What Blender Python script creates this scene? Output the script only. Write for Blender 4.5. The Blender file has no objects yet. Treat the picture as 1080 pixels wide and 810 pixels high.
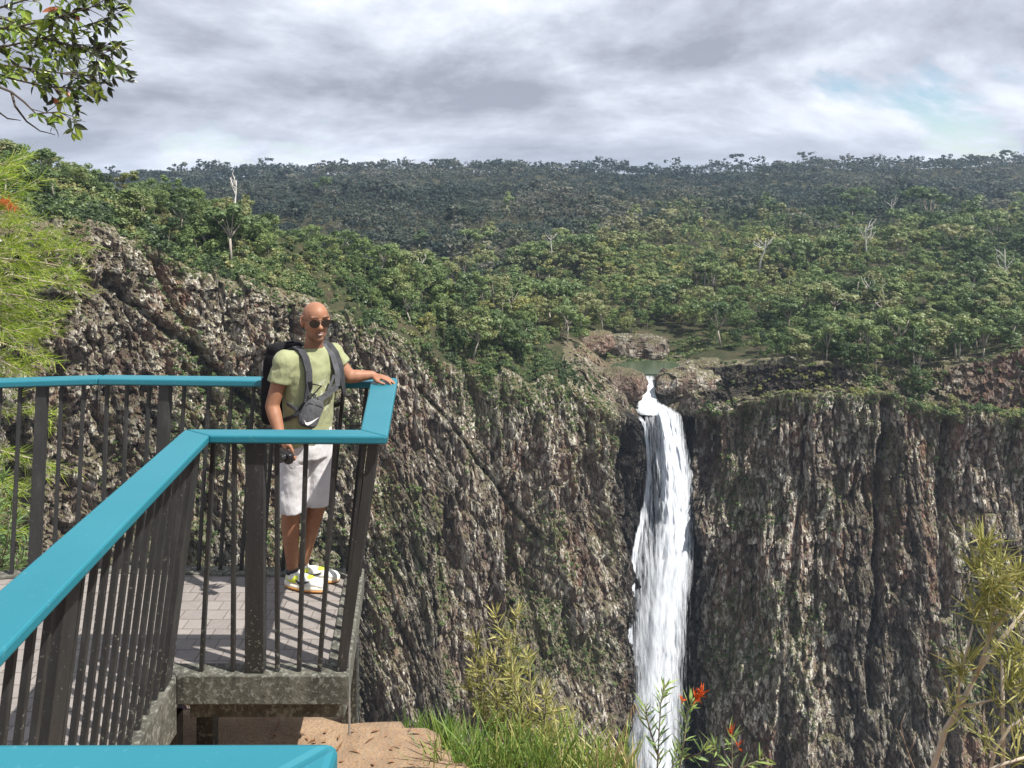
import bpy, bmesh, math, random
import numpy as np
from mathutils import Vector, Matrix

# ------------------------------------------------------------------ camera, world, sun, exposure
F = 860.0            # focal length in pixels of the 1080 wide photograph
CX, HY = 540.0, 205.0   # optical centre column, horizon row
scene = bpy.context.scene
col = scene.collection
cam_d = bpy.data.cameras.new("camera")
cam = bpy.data.objects.new("camera", cam_d)
col.objects.link(cam)
cam.location = (0, 0, 0)
cam.rotation_euler = (math.radians(90), 0, 0)
cam_d.sensor_fit = 'HORIZONTAL'
cam_d.sensor_width = 36.0
cam_d.lens = 36.0 * F / 1080.0
cam_d.shift_y = -(405.0 - HY) / 1080.0
cam_d.clip_start = 0.05
cam_d.clip_end = 20000
scene.camera = cam
scene.view_settings.view_transform = 'Standard'
scene.view_settings.look = 'None'
scene.view_settings.exposure = 0.78
scene.view_settings.gamma = 1.0
scene.view_settings.use_curve_mapping = False
scene.cycles.max_bounces = 6
scene.cycles.diffuse_bounces = 3
scene.cycles.transparent_max_bounces = 12
scene.cycles.volume_bounces = 0

SUN_EL = math.radians(57)
SUN_H = Vector((0.907, -0.42, 0)).normalized()       # where the sun stands
sun_dir = Vector((SUN_H.x*math.cos(SUN_EL), SUN_H.y*math.cos(SUN_EL), math.sin(SUN_EL)))
sl = bpy.data.lights.new("sun", 'SUN'); sl.energy = 5.0; sl.angle = math.radians(0.53); sl.color = (1.0, 0.955, 0.88)
so = bpy.data.objects.new("sun", sl); col.objects.link(so)
so.rotation_euler = (-sun_dir).to_track_quat('-Z', 'Y').to_euler()
so.location = (20, -10, 30)

world = bpy.data.worlds.new("World"); scene.world = world; world.use_nodes = True
def build_world():
    nt = world.node_tree; N = nt.nodes; L = nt.links; N.clear()
    out = N.new('ShaderNodeOutputWorld')
    sky = N.new('ShaderNodeTexSky'); sky.sky_type = 'NISHITA'; sky.sun_disc = False
    sky.sun_elevation = SUN_EL; sky.sun_rotation = math.atan2(SUN_H.x, SUN_H.y)
    sky.dust_density = 0.0; sky.ozone_density = 1.2
    bsky = N.new('ShaderNodeBackground'); bsky.inputs['Strength'].default_value = 0.075
    L.new(sky.outputs[0], bsky.inputs['Color'])
    tc = N.new('ShaderNodeTexCoord'); sep = N.new('ShaderNodeSeparateXYZ')
    L.new(tc.outputs['Generated'], sep.inputs[0])
    def math_(op, a, b=None, c=None):
        n = N.new('ShaderNodeMath'); n.operation = op
        for i, v in enumerate((a, b, c)):
            if v is None: continue
            if isinstance(v, (int, float)): n.inputs[i].default_value = v
            else: L.new(v, n.inputs[i])
        return n.outputs[0]
    zz = math_('ADD', math_('MAXIMUM', sep.outputs[2], 0.0), 0.085)
    px = math_('DIVIDE', sep.outputs[0], zz); py = math_('DIVIDE', sep.outputs[1], zz)
    cb = N.new('ShaderNodeCombineXYZ'); L.new(px, cb.inputs[0]); L.new(py, cb.inputs[1])
    # billowing in the direction itself, flatter and finer towards the horizon
    lg = math_('MULTIPLY', math_('LOGARITHM', math_('ADD', math_('MAXIMUM', sep.outputs[2], 0.0), 0.07), 2.718), 0.95)
    def dirvec(up):
        c_ = N.new('ShaderNodeCombineXYZ'); L.new(math_('ADD', math_('MULTIPLY', sep.outputs[0], 2.1), 19.7), c_.inputs[0]); L.new(math_('MULTIPLY', sep.outputs[1], 2.1), c_.inputs[1]); L.new(math_('ADD', lg, 1.7+up), c_.inputs[2]); return c_.outputs[0]
    mpv = dirvec(0.0); mpu_ = dirvec(0.13)
    def noise(vec, scale, detail, rough, dist=0.0):
        n = N.new('ShaderNodeTexNoise'); n.inputs['Scale'].default_value = scale; n.inputs['Detail'].default_value = detail
        n.inputs['Roughness'].default_value = rough; n.inputs['Distortion'].default_value = dist
        L.new(vec, n.inputs['Vector']); return n.outputs[0]
    n1 = noise(cb.outputs[0], 0.30, 3, 0.55, 0.2)
    n2 = noise(mpv, 1.05, 14, 0.59, 0.2)
    n2u = noise(mpu_, 1.05, 14, 0.59, 0.2)
    n3 = noise(mpv, 0.7, 3, 0.5, 0.1)
    dens = math_('ADD', math_('MULTIPLY', n1, 0.12), math_('MULTIPLY', n2, 0.88))
    r1 = N.new('ShaderNodeValToRGB')        # cover
    r1.color_ramp.elements[0].position = 0.35; r1.color_ramp.elements[0].color = (0, 0, 0, 1)
    r1.color_ramp.elements[1].position = 0.40; r1.color_ramp.elements[1].color = (1, 1, 1, 1)
    hor = math_('POWER', math_('SUBTRACT', 1.0, math_('MINIMUM', math_('MAXIMUM', sep.outputs[2], 0.0), 1.0)), 26.0)
    L.new(math_('SUBTRACT', dens, math_('MULTIPLY', hor, 0.055)), r1.inputs[0])
    # thick parts are grey underneath, edges and tops are white
    lit = math_('MULTIPLY', math_('SUBTRACT', n2, n2u), 0.95)
    shade = math_('SUBTRACT', math_('ADD', math_('MULTIPLY', dens, 0.62), math_('MULTIPLY', n3, 0.38)), lit)
    r2 = N.new('ShaderNodeValToRGB')
    e = r2.color_ramp.elements
    e[0].position = 0.40; e[0].color = (0.62, 0.645, 0.69, 1)
    e[1].position = 0.60; e[1].color = (0.235, 0.253, 0.305, 1)
    m = r2.color_ramp.elements.new(0.455); m.color = (0.50, 0.53, 0.60, 1)
    m = r2.color_ramp.elements.new(0.505); m.color = (0.385, 0.41, 0.475, 1)
    L.new(shade, r2.inputs[0])
    bcl = N.new('ShaderNodeBackground'); bcl.inputs['Strength'].default_value = 1.0
    # distant cloud bands pale towards the horizon
    hz = math_('MULTIPLY', math_('POWER', math_('SUBTRACT', 1.0, math_('MINIMUM', math_('MAXIMUM', sep.outputs[2], 0.0), 1.0)), 30.0), 0.5)
    hm = N.new('ShaderNodeMix'); hm.data_type = 'RGBA'; L.new(hz, hm.inputs[0]); L.new(r2.outputs[0], hm.inputs[6]); hm.inputs[7].default_value = (0.47, 0.52, 0.605, 1)
    L.new(hm.outputs[2], bcl.inputs['Color'])
    mx = N.new('ShaderNodeMixShader')
    L.new(r1.outputs[0], mx.inputs[0]); L.new(bsky.outputs[0], mx.inputs[1]); L.new(bcl.outputs[0], mx.inputs[2])
    L.new(mx.outputs[0], out.inputs['Surface'])
build_world()

# ------------------------------------------------------------------ helpers
rng = np.random.default_rng(7)
def P(px, py, Y):
    """point at depth Y that the photograph shows at pixel (px, py)"""
    return Vector(((px-CX)/F*Y, Y, (HY-py)/F*Y))

def tag(o, label=None, cat=None, group=None, kind=None):
    if label: o['label'] = label
    if cat: o['category'] = cat
    if group: o['group'] = group
    if kind: o['kind'] = kind
    return o

def empty(name, loc=(0, 0, 0)):
    o = bpy.data.objects.new(name, None); col.objects.link(o); o.location = loc
    o.empty_display_size = 0.2
    return o

def link_mesh(name, me, mat=None, parent=None):
    o = bpy.data.objects.new(name, me); col.objects.link(o)
    if mat is not None:
        for m in (mat if isinstance(mat, (list, tuple)) else [mat]): me.materials.append(m)
    if parent is not None:
        o.parent = parent
        o.matrix_parent_inverse = Matrix.Translation(-Vector(parent_world(parent)))
    return o
def parent_world(p):
    return Vector(p.location) if p.parent is None else Vector((0, 0, 0))   # parts are built in world coordinates
def settle(o, loc=None):
    """move the origin of a single-mesh thing to its base"""
    me = o.data; n = len(me.vertices); a = np.empty(n*3, 'f'); me.vertices.foreach_get('co', a); a = a.reshape(-1, 3)
    c = np.array(loc if loc is not None else ((a[:, 0].min()+a[:, 0].max())/2, (a[:, 1].min()+a[:, 1].max())/2, a[:, 2].min()), 'f')
    me.vertices.foreach_set('co', (a-c).ravel()); me.update(); o.location = tuple(float(x) for x in c)
    return o

class MB:
    """mesh builder in world coordinates"""
    def __init__(s): s.v = []; s.f = []; s.t = []
    def add(s, vs, fs, tint=None):
        o = len(s.v); s.v.extend([tuple(x) for x in vs]); s.f.extend([tuple(i+o for i in f) for f in fs])
        if tint is not None: s.t.extend([tint]*len(fs))
    def box(s, c, size, rot=None):
        hx, hy, hz = [d/2 for d in size]
        vs = [Vector((x, y, z)) for x in (-hx, hx) for y in (-hy, hy) for z in (-hz, hz)]
        if rot is not None: vs = [rot @ v for v in vs]
        vs = [v+Vector(c) for v in vs]
        s.add(vs, [(0,1,3,2),(4,6,7,5),(0,4,5,1),(2,3,7,6),(0,2,6,4),(1,5,7,3)])
    def hexa(s, b4, t4):
        """solid from a bottom loop and a top loop of n points"""
        n = len(b4)
        s.add(list(b4)+list(t4), [tuple(reversed(range(n))), tuple(range(n, 2*n))]+[(i, (i+1) % n, (i+1) % n+n, i+n) for i in range(n)])
    def bar(s, a, b, w, d, side=Vector((1, 0, 0))):
        a = Vector(a); b = Vector(b); ax = (b-a).normalized()
        sx = (side-ax*side.dot(ax)).normalized(); sy = ax.cross(sx)
        lo = [a+sx*w/2*i+sy*d/2*j for i, j in ((-1,-1),(1,-1),(1,1),(-1,1))]
        hi = [b+sx*w/2*i+sy*d/2*j for i, j in ((-1,-1),(1,-1),(1,1),(-1,1))]
        s.hexa(lo, hi)
    def tube(s, pts, rad, n=8, tint=None, flat=(1, 1)):
        pts = [Vector(p) for p in pts]; k = len(pts)
        if not hasattr(rad, '__len__'): rad = [rad]*k
        vs = []; fs = []
        ref = None
        for i, p in enumerate(pts):
            d = (pts[min(i+1, k-1)]-pts[max(i-1, 0)])
            d = d.normalized() if d.length > 1e-9 else Vector((0, 0, 1))
            if ref is None: ref = Vector((0, 0, 1)) if abs(d.z) < 0.9 else Vector((1, 0, 0))
            a = (ref-d*ref.dot(d)).normalized(); b = d.cross(a); ref = a
            for j in range(n):
                t = 2*math.pi*j/n
                vs.append(p+a*math.cos(t)*rad[i]*flat[0]+b*math.sin(t)*rad[i]*flat[1])
        for i in range(k-1):
            for j in range(n):
                fs.append((i*n+j, i*n+(j+1) % n, (i+1)*n+(j+1) % n, (i+1)*n+j))
        fs.append(tuple(reversed(range(n)))); fs.append(tuple(range((k-1)*n, k*n)))
        s.add(vs, fs, tint)
    def ball(s, c, r, n=12, m=8, rot=None):
        """ellipsoid, r a float or three radii"""
        if not hasattr(r, '__len__'): r = (r, r, r)
        c = Vector(c); vs = []; fs = []
        def T(v):
            return c+(rot @ v if rot is not None else v)
        vs.append(T(Vector((0, 0, r[2]))))
        for i in range(1, m):
            ph = math.pi*i/m
            for j in range(n):
                t = 2*math.pi*j/n
                vs.append(T(Vector((r[0]*math.sin(ph)*math.cos(t), r[1]*math.sin(ph)*math.sin(t), r[2]*math.cos(ph)))))
        vs.append(T(Vector((0, 0, -r[2]))))
        for j in range(n): fs.append((0, 1+j, 1+(j+1) % n))
        for i in range(m-2):
            for j in range(n):
                a = 1+i*n; fs.append((a+j, a+n+j, a+n+(j+1) % n, a+(j+1) % n))
        a = 1+(m-2)*n
        for j in range(n): fs.append((a+j, len(vs)-1, a+(j+1) % n))
        s.add(vs, fs)
    def capsule(s, pts, rad, n=14):
        s.tube(pts, rad, n)
        if not hasattr(rad, '__len__'): rad = [rad]*len(pts)
        for p, r in zip(pts, rad): s.ball(p, r*0.995, n, 8)
    def blade(s, p, d, length, width, bend=0.2, tint=None, segs=2, up=None, taper=0.15):
        """narrow leaf: a creased strip with a pointed end"""
        p = Vector(p); d = Vector(d).normalized()
        u = Vector(up) if up is not None else Vector((random.uniform(-1, 1), random.uniform(-1, 1), random.uniform(-.3, 1)))
        side = d.cross(u)
        if side.length < 1e-4: side = d.cross(Vector((1, 0.3, 0.2)))
        side.normalize(); nrm = side.cross(d)
        vs = []; fs = []
        for i in range(segs+1):
            t = i/segs
            c = p+d*length*t-nrm*bend*length*t*t
            w = width*(0.5 if i == 0 else (1.0 if t < 0.99 else taper))
            vs += [c-side*w/2, c+side*w/2]
        for i in range(segs): fs.append((2*i, 2*i+1, 2*i+3, 2*i+2))
        s.add(vs, fs, tint)
    def mesh(s, name, smooth=False):
        me = bpy.data.meshes.new(name); me.from_pydata(s.v, [], s.f); me.update()
        if s.t and len(s.t) == len(s.f):
            at = me.attributes.new('tint', 'FLOAT', 'FACE'); at.data.foreach_set('value', np.array(s.t, 'f'))
        if smooth: me.polygons.foreach_set('use_smooth', [True]*len(s.f))
        return me
    def build(s, name, mat, parent=None, smooth=False, bevel=0.0, fix=False):
        me = s.mesh(name, smooth)
        if fix:
            bm = bmesh.new(); bm.from_mesh(me); bmesh.ops.recalc_face_normals(bm, faces=bm.faces); bm.to_mesh(me); bm.free()
        o = link_mesh(name, me, mat, parent)
        if bevel:
            m = o.modifiers.new('bevel', 'BEVEL'); m.width = bevel; m.segments = 2; m.limit_method = 'ANGLE'
        return o

def np_mesh(name, V, Q, smooth=False, attrs=None, uv=None):
    """mesh from numpy quads (n,4) or tris (n,3)"""
    V = np.ascontiguousarray(V, 'f'); Q = np.ascontiguousarray(Q, 'i')
    me = bpy.data.meshes.new(name)
    k = Q.shape[1]
    me.vertices.add(len(V)); me.vertices.foreach_set('co', V.ravel())
    me.loops.add(Q.size); me.loops.foreach_set('vertex_index', Q.ravel())
    me.polygons.add(len(Q)); me.polygons.foreach_set('loop_start', np.arange(0, Q.size, k, dtype='i'))
    me.polygons.foreach_set('use_smooth', np.full(len(Q), smooth))
    for an, (dom, a) in (attrs or {}).items():
        at = me.attributes.new(an, 'FLOAT', dom); at.data.foreach_set('value', np.ascontiguousarray(a, 'f').ravel())
    if uv is not None:
        l = me.uv_layers.new(name='UVMap'); l.data.foreach_set('uv', np.ascontiguousarray(uv[Q.ravel()], 'f').ravel())
    me.update(calc_edges=True)
    return me

def _hash(ix, iy, iz, seed):
    h = (ix.astype(np.int64)*374761393+iy.astype(np.int64)*668265263+iz.astype(np.int64)*2147483647+seed*1274126177) & 0xffffffff
    h = ((h ^ (h >> 13))*1274126177) & 0xffffffff
    h = ((h ^ (h >> 16))*2246822519) & 0xffffffff
    h = h ^ (h >> 15)
    return (h & 0xffffff)/float(0xffffff)
def vnoise(x, y, z=None, seed=0):
    """value noise in 0..1"""
    x = np.asarray(x, float); y = np.asarray(y, float)
    ix = np.floor(x); iy = np.floor(y); fx = x-ix; fy = y-iy
    fx = fx*fx*fx*(fx*(fx*6-15)+10); fy = fy*fy*fy*(fy*(fy*6-15)+10)
    def h2(iz):
        a = _hash(ix, iy, iz, seed); b = _hash(ix+1, iy, iz, seed); c = _hash(ix, iy+1, iz, seed); d = _hash(ix+1, iy+1, iz, seed)
        return (a*(1-fx)+b*fx)*(1-fy)+(c*(1-fx)+d*fx)*fy
    if z is None: return h2(np.zeros_like(ix))
    z = np.asarray(z, float); iz = np.floor(z); fz = z-iz; fz = fz*fz*(3-2*fz)
    return h2(iz)*(1-fz)+h2(iz+1)*fz
def fbm(x, y, z=None, oct=4, seed=0, gain=0.5):
    a = 1.0; t = 0; n = 0
    for o in range(oct):
        k = 2.03**o
        t = t+a*vnoise(np.asarray(x)*k+o*17.3, np.asarray(y)*k+o*5.1, None if z is None else np.asarray(z)*k, seed+o); n += a; a *= gain
    return t/n
def cells(x, y, seed=0):
    """jittered cells: (random value of the nearest cell, distance to the border f2-f1)"""
    ix = np.floor(x); iy = np.floor(y)
    d1 = np.full(x.shape, 9.0); d2 = np.full(x.shape, 9.0); val = np.zeros(x.shape)
    zero = np.zeros_like(ix)
    for dx in (-1, 0, 1):
        for dy in (-1, 0, 1):
            cx = ix+dx; cy = iy+dy
            jx = cx+0.5+0.8*(_hash(cx, cy, zero, seed)-0.5); jy = cy+0.5+0.8*(_hash(cx, cy, zero+1, seed)-0.5)
            d = np.hypot(x-jx, y-jy); v = _hash(cx, cy, zero+2, seed)
            m = d < d1
            d2 = np.where(m, d1, np.minimum(d2, d)); val = np.where(m, v, val); d1 = np.where(m, d, d1)
    return val, d2-d1

# ------------------------------------------------------------------ materials
def new_mat(name):
    m = bpy.data.materials.new(name); m.use_nodes = True
    nt = m.node_tree; nt.nodes.clear()
    out = nt.nodes.new('ShaderNodeOutputMaterial'); b = nt.nodes.new('ShaderNodeBsdfPrincipled')
    nt.links.new(b.outputs[0], out.inputs['Surface'])
    return m, nt, b, out
class NT:
    """short node helpers"""
    def __init__(s, nt): s.nt = nt; s.N = nt.nodes; s.L = nt.links
    def set(s, sock, v):
        if isinstance(v, (int, float)): sock.default_value = v
        elif isinstance(v, (tuple, list)): sock.default_value = tuple(v) if len(v) != 3 or sock.type == 'VECTOR' else (*v, 1)
        else: s.L.new(v, sock)
    def coord(s, kind='Object', scale=(1, 1, 1), loc=(0, 0, 0), rot=(0, 0, 0)):
        t = s.N.new('ShaderNodeTexCoord'); m = s.N.new('ShaderNodeMapping')
        m.inputs['Scale'].default_value = scale; m.inputs['Location'].default_value = loc; m.inputs['Rotation'].default_value = rot
        s.L.new(t.outputs[kind], m.inputs[0]); return m.outputs[0]
    def noise(s, vec, scale, detail=4, rough=0.55, dist=0, out=0):
        n = s.N.new('ShaderNodeTexNoise'); s.L.new(vec, n.inputs['Vector'])
        n.inputs['Scale'].default_value = scale; n.inputs['Detail'].default_value = detail; n.inputs['Roughness'].default_value = rough; n.inputs['Distortion'].default_value = dist
        return n.outputs[out]
    def vor(s, vec, scale, feature='F1', out='Distance'):
        n = s.N.new('ShaderNodeTexVoronoi'); n.feature = feature; s.L.new(vec, n.inputs['Vector']); n.inputs['Scale'].default_value = scale
        return n.outputs[out]
    def ramp(s, fac, stops, interp='LINEAR'):
        n = s.N.new('ShaderNodeValToRGB'); s.L.new(fac, n.inputs[0]); n.color_ramp.interpolation = interp
        e = n.color_ramp.elements
        while len(e) > 1: e.remove(e[-1])
        for i, (p, c) in enumerate(stops):
            c = (c, c, c, 1) if isinstance(c, (int, float)) else (*c, 1)
            if i == 0: e[0].position = p; e[0].color = c
            else: x = e.new(p); x.color = c
        return n.outputs[0]
    def mix(s, fac, a, b, mode='MIX'):
        n = s.N.new('ShaderNodeMix'); n.data_type = 'RGBA'; n.blend_type = mode
        s.set(n.inputs[0], fac); s.set(n.inputs[6], a); s.set(n.inputs[7], b); return n.outputs[2]
    def math(s, op, a, b=None, clamp=False):
        n = s.N.new('ShaderNodeMath'); n.operation = op; n.use_clamp = clamp; s.set(n.inputs[0], a)
        if b is not None: s.set(n.inputs[1], b)
        return n.outputs[0]
    def attr(s, name, out='Fac'):
        n = s.N.new('ShaderNodeAttribute'); n.attribute_name = name; return n.outputs[out]
    def bump(s, h, strength=0.3, dist=0.02):
        n = s.N.new('ShaderNodeBump'); n.inputs['Strength'].default_value = strength; n.inputs['Distance'].default_value = dist
        s.L.new(h, n.inputs['Height']); return n.outputs[0]

def simple(name, c1, c2=None, scale=6, rough=0.6, bump=0.0, bscale=40, spec=0.5, metal=0.0, detail=5):
    m, nt, b, out = new_mat(name); n = NT(nt)
    v = n.coord()
    if c2 is None: c2 = tuple(x*0.8 for x in c1)
    f = n.noise(v, scale, detail, 0.6)
    n.set(b.inputs['Base Color'], n.mix(n.ramp(f, [(0.35, 0.0), (0.65, 1.0)]), c1, c2))
    b.inputs['Roughness'].default_value = rough; b.inputs['Specular IOR Level'].default_value = spec; b.inputs['Metallic'].default_value = metal
    if bump: nt.links.new(n.bump(n.noise(v, bscale, 4, 0.6), bump, 0.01), b.inputs['Normal'])
    return m

def leaf_mat(name, stops, rough=0.5, trans=0.25, attr='tint', spec=0.4, use_random=False):
    """leaves: colour from a per-leaf (or per-tree) value, some light passing through"""
    m, nt, b, out = new_mat(name); n = NT(nt)
    if use_random:
        oi = nt.nodes.new('ShaderNodeObjectInfo'); g = n.attr('tint')
        f = n.math('ADD', n.math('MULTIPLY', oi.outputs['Random'], 0.7), n.math('MULTIPLY', g, 0.3))
    else: f = n.attr(attr)
    c = n.ramp(f, stops)
    n.set(b.inputs['Base Color'], c); b.inputs['Roughness'].default_value = rough; b.inputs['Specular IOR Level'].default_value = spec
    tr = nt.nodes.new('ShaderNodeBsdfTranslucent'); n.set(tr.inputs['Color'], c)
    mx = nt.nodes.new('ShaderNodeMixShader'); mx.inputs[0].default_value = trans
    nt.links.new(b.outputs[0], mx.inputs[1]); nt.links.new(tr.outputs[0], mx.inputs[2]); nt.links.new(mx.outputs[0], out.inputs['Surface'])
    return m
# ------------------------------------------------------------------ the gorge: terrain, cliffs, water
COLS = np.array([-420, -250, -100, 0, 100, 200, 300, 400, 480, 560, 610, 640, 668, 690, 715, 735, 800, 870, 940, 1010, 1080, 1200, 1350, 1500], float)
RIM = [(230,180),(225,215),(222,245),(215,270),(240,295),(276,320),(303,345),(348,372),(385,392),(400,408),(408,420),(420,430),(432,447),(430,454),(432,449),(434,438),(424,424),(408,412),(416,408),(432,404),(440,398),(440,385),(430,370),(420,350)]
R2 = [(200,210),(205,235),(200,262),(198,285),(222,308),(255,335),(282,362),(318,392),(348,412),(375,425),(388,432),(403,440),(405,458),(403,464),(404,460),(422,438),(418,440),(406,428),(412,418),(428,412),(434,406),(436,394),(420,378),(410,360)]
R3 = [(180,230),(172,270),(165,300),(172,315),(197,335),(222,360),(252,390),(285,425),(312,450),(345,465),(362,480),(384,490),(385,495),(385,497),(385,495),(386,470),(386,445),(384,433),(390,430),(388,419),(370,413),(356,401),(350,390),(340,372)]
Z4 = [-20,-30,-45,-60,-75,-90,-100,-108,-106,-86,-88,-91,-93,-93,-93,-92,-91,-90,-89,-86,-82,-76,-70,-62]
Z5 = [-30,-45,-60,-75,-85,-92,-97,-98,-92,-80,-71,-72,-72,-72,-72,-71,-69,-67,-65,-63,-61,-57,-52,-48]
P6 = [235,235,235,235,235,236,240,246,250,251,251,251,251,251,251,250,248,246,244,242,240,238,236,234]
P7 = [214]*24
P8 = [186,187,187,187,187,186,187,188,188,187,186,186,186,186,186,186,183,180,179,181,179,176,176,178]
Yk = np.array([[a[1] for a in RIM], [a[1] for a in R2], [a[1] for a in R3], [560]*24, [750]*24, [1050]*24, [1500]*24, [2150]*24, [3200]*24], float)
Zk = np.array([[(HY-a[0])/F*a[1] for a in RIM], [(HY-a[0])/F*a[1] for a in R2], [(HY-a[0])/F*a[1] for a in R3], Z4, Z5,
               [(HY-a)/F*1050 for a in P6], [(HY-a)/F*1500 for a in P7], [(HY-a)/F*2150 for a in P8], [(HY-a)/F*2150-25 for a in P8]], float)
# smooth column interpolation
def col_interp(T, px):
    d = np.interp(px, COLS, T)
    w = 9.0
    return 0.5*d+0.25*np.interp(px-w, COLS, T)+0.25*np.interp(px+w, COLS, T)
def ground(px, Y):
    """height of the land at column px and depth Y (arrays)"""
    px = np.asarray(px, float); Y = np.asarray(Y, float)
    yk = [col_interp(Yk[k], px) for k in range(9)]; zk = [col_interp(Zk[k], px) for k in range(9)]
    z = zk[0].copy()
    for k in range(8):
        t = (Y-yk[k])/(yk[k+1]-yk[k]); tt = np.clip(t, 0, 1)
        z = np.where(t >= 0, zk[k]*(1-tt)+zk[k+1]*tt, z)
    X = (px-CX)/F*Y
    z = z+np.clip(1-(Y-yk[0])/40, 0, 1)*(1-np.exp(-((px-690)/62)**4))*(11*(fbm(X/24, X*0, oct=3, seed=15)-.5)+5*(cells(X/7.0, X*0+.5, 16)[0]-.5))
    a = np.clip((Y-yk[2])/60, 0, 1)*np.minimum(Y/180, 9)
    z = z+a*(fbm(X/90, Y/90, oct=3, seed=3)-0.5)+np.clip((Y-800)/500, 0, 1)*62*(fbm(X/480+3, Y/420, oct=3, seed=31)-0.5)
    return z

def rock_material(name, wet_dark=0.0, warm=0.0):
    """basalt: dark, blocky, with pale lichen streaks, rust stains and moss on ledges; masks come from the mesh"""
    m, nt, b, out = new_mat(name); n = NT(nt)
    c = n.coord(); cs = n.coord(scale=(1, 1, 0.45)); cl = n.coord(scale=(1, 1, 0.30))
    n1 = n.noise(cs, 0.55, 8, 0.68, 0.6)            # blocks a few metres
    n2 = n.noise(cl, 1.3, 6, 0.7, 0.4)              # streaks
    n3 = n.noise(c, 0.05, 4, 0.55)
    base = n.ramp(n1, [(0.30, (0.026, 0.020, 0.019)), (0.45, (0.112, 0.082, 0.068)), (0.57, (0.26, 0.197, 0.158)), (0.70, (0.38, 0.30, 0.24))])
    base = n.mix(n.math('MULTIPLY', n.ramp(n3, [(0.45, 0.0), (0.65, 1.0)]), 0.5, True), base, n.mix(1.0, base, (1.05, 0.86, 0.80), 'MULTIPLY'))
    rust = n.math('MULTIPLY', n.attr('rust'), n.ramp(n1, [(0.35, 0.15), (0.6, 1.0)]), True)
    base = n.mix(rust, base, n.mix(n2, (0.14, 0.070, 0.052), (0.36, 0.19, 0.13)))
    vc = n.vor(n.coord(scale=(1, 1, 0.27), rot=(0.12, 0.1, 0)), 0.95, out='Color')
    vs = nt.nodes.new('ShaderNodeSeparateColor'); nt.links.new(vc, vs.inputs[0])
    spk = n.math('ADD', n.math('MULTIPLY', n1, 0.45), n.math('ADD', n.math('MULTIPLY', n2, 0.3), n.math('MULTIPLY', vs.outputs[0], 0.25)))
    pale = n.math('MULTIPLY', n.attr('pale'), n.ramp(spk, [(0.43, 0.0), (0.51, 1.0)]), True)
    base = n.mix(pale, base, n.mix(vs.outputs[1], (0.46, 0.405, 0.34), (0.84, 0.79, 0.68)))
    geo = nt.nodes.new('ShaderNodeNewGeometry'); sep = nt.nodes.new('ShaderNodeSeparateXYZ'); nt.links.new(geo.outputs['Normal'], sep.inputs[0])
    up = n.ramp(sep.outputs[2], [(0.30, 0.0), (0.75, 1.0)])
    moss = n.math('MULTIPLY', n.math('MAXIMUM', n.attr('moss'), n.math('MULTIPLY', up, 0.9)), n.ramp(n1, [(0.35, 0.0), (0.55, 1.0)]), True)
    base = n.mix(moss, base, n.mix(n2, (0.072, 0.080, 0.034), (0.185, 0.178, 0.085)))
    base = n.mix(n.math('MULTIPLY', n.attr('wet_dark'), 0.93, True), base, (0.012, 0.012, 0.014))
    n.set(b.inputs['Base Color'], base)
    b.inputs['Roughness'].default_value = 0.85; b.inputs['Specular IOR Level'].default_value = 0.25
    ed = n.ramp(n.vor(n.coord(scale=(1, 1, 0.3), rot=(0.08, 0.12, 0)), 0.55, 'DISTANCE_TO_EDGE'), [(0.0, 0.0), (0.09, 1.0)])
    h = n.math('ADD', n.math('ADD', n.math('MULTIPLY', n1, 1.0), n.math('MULTIPLY', n2, 0.7)), n.math('MULTIPLY', ed, 0.5))
    nt.links.new(n.bump(h, 0.9, 1.6), b.inputs['Normal'])
    return m
ROCK = rock_material('gorge_rock')

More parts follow.
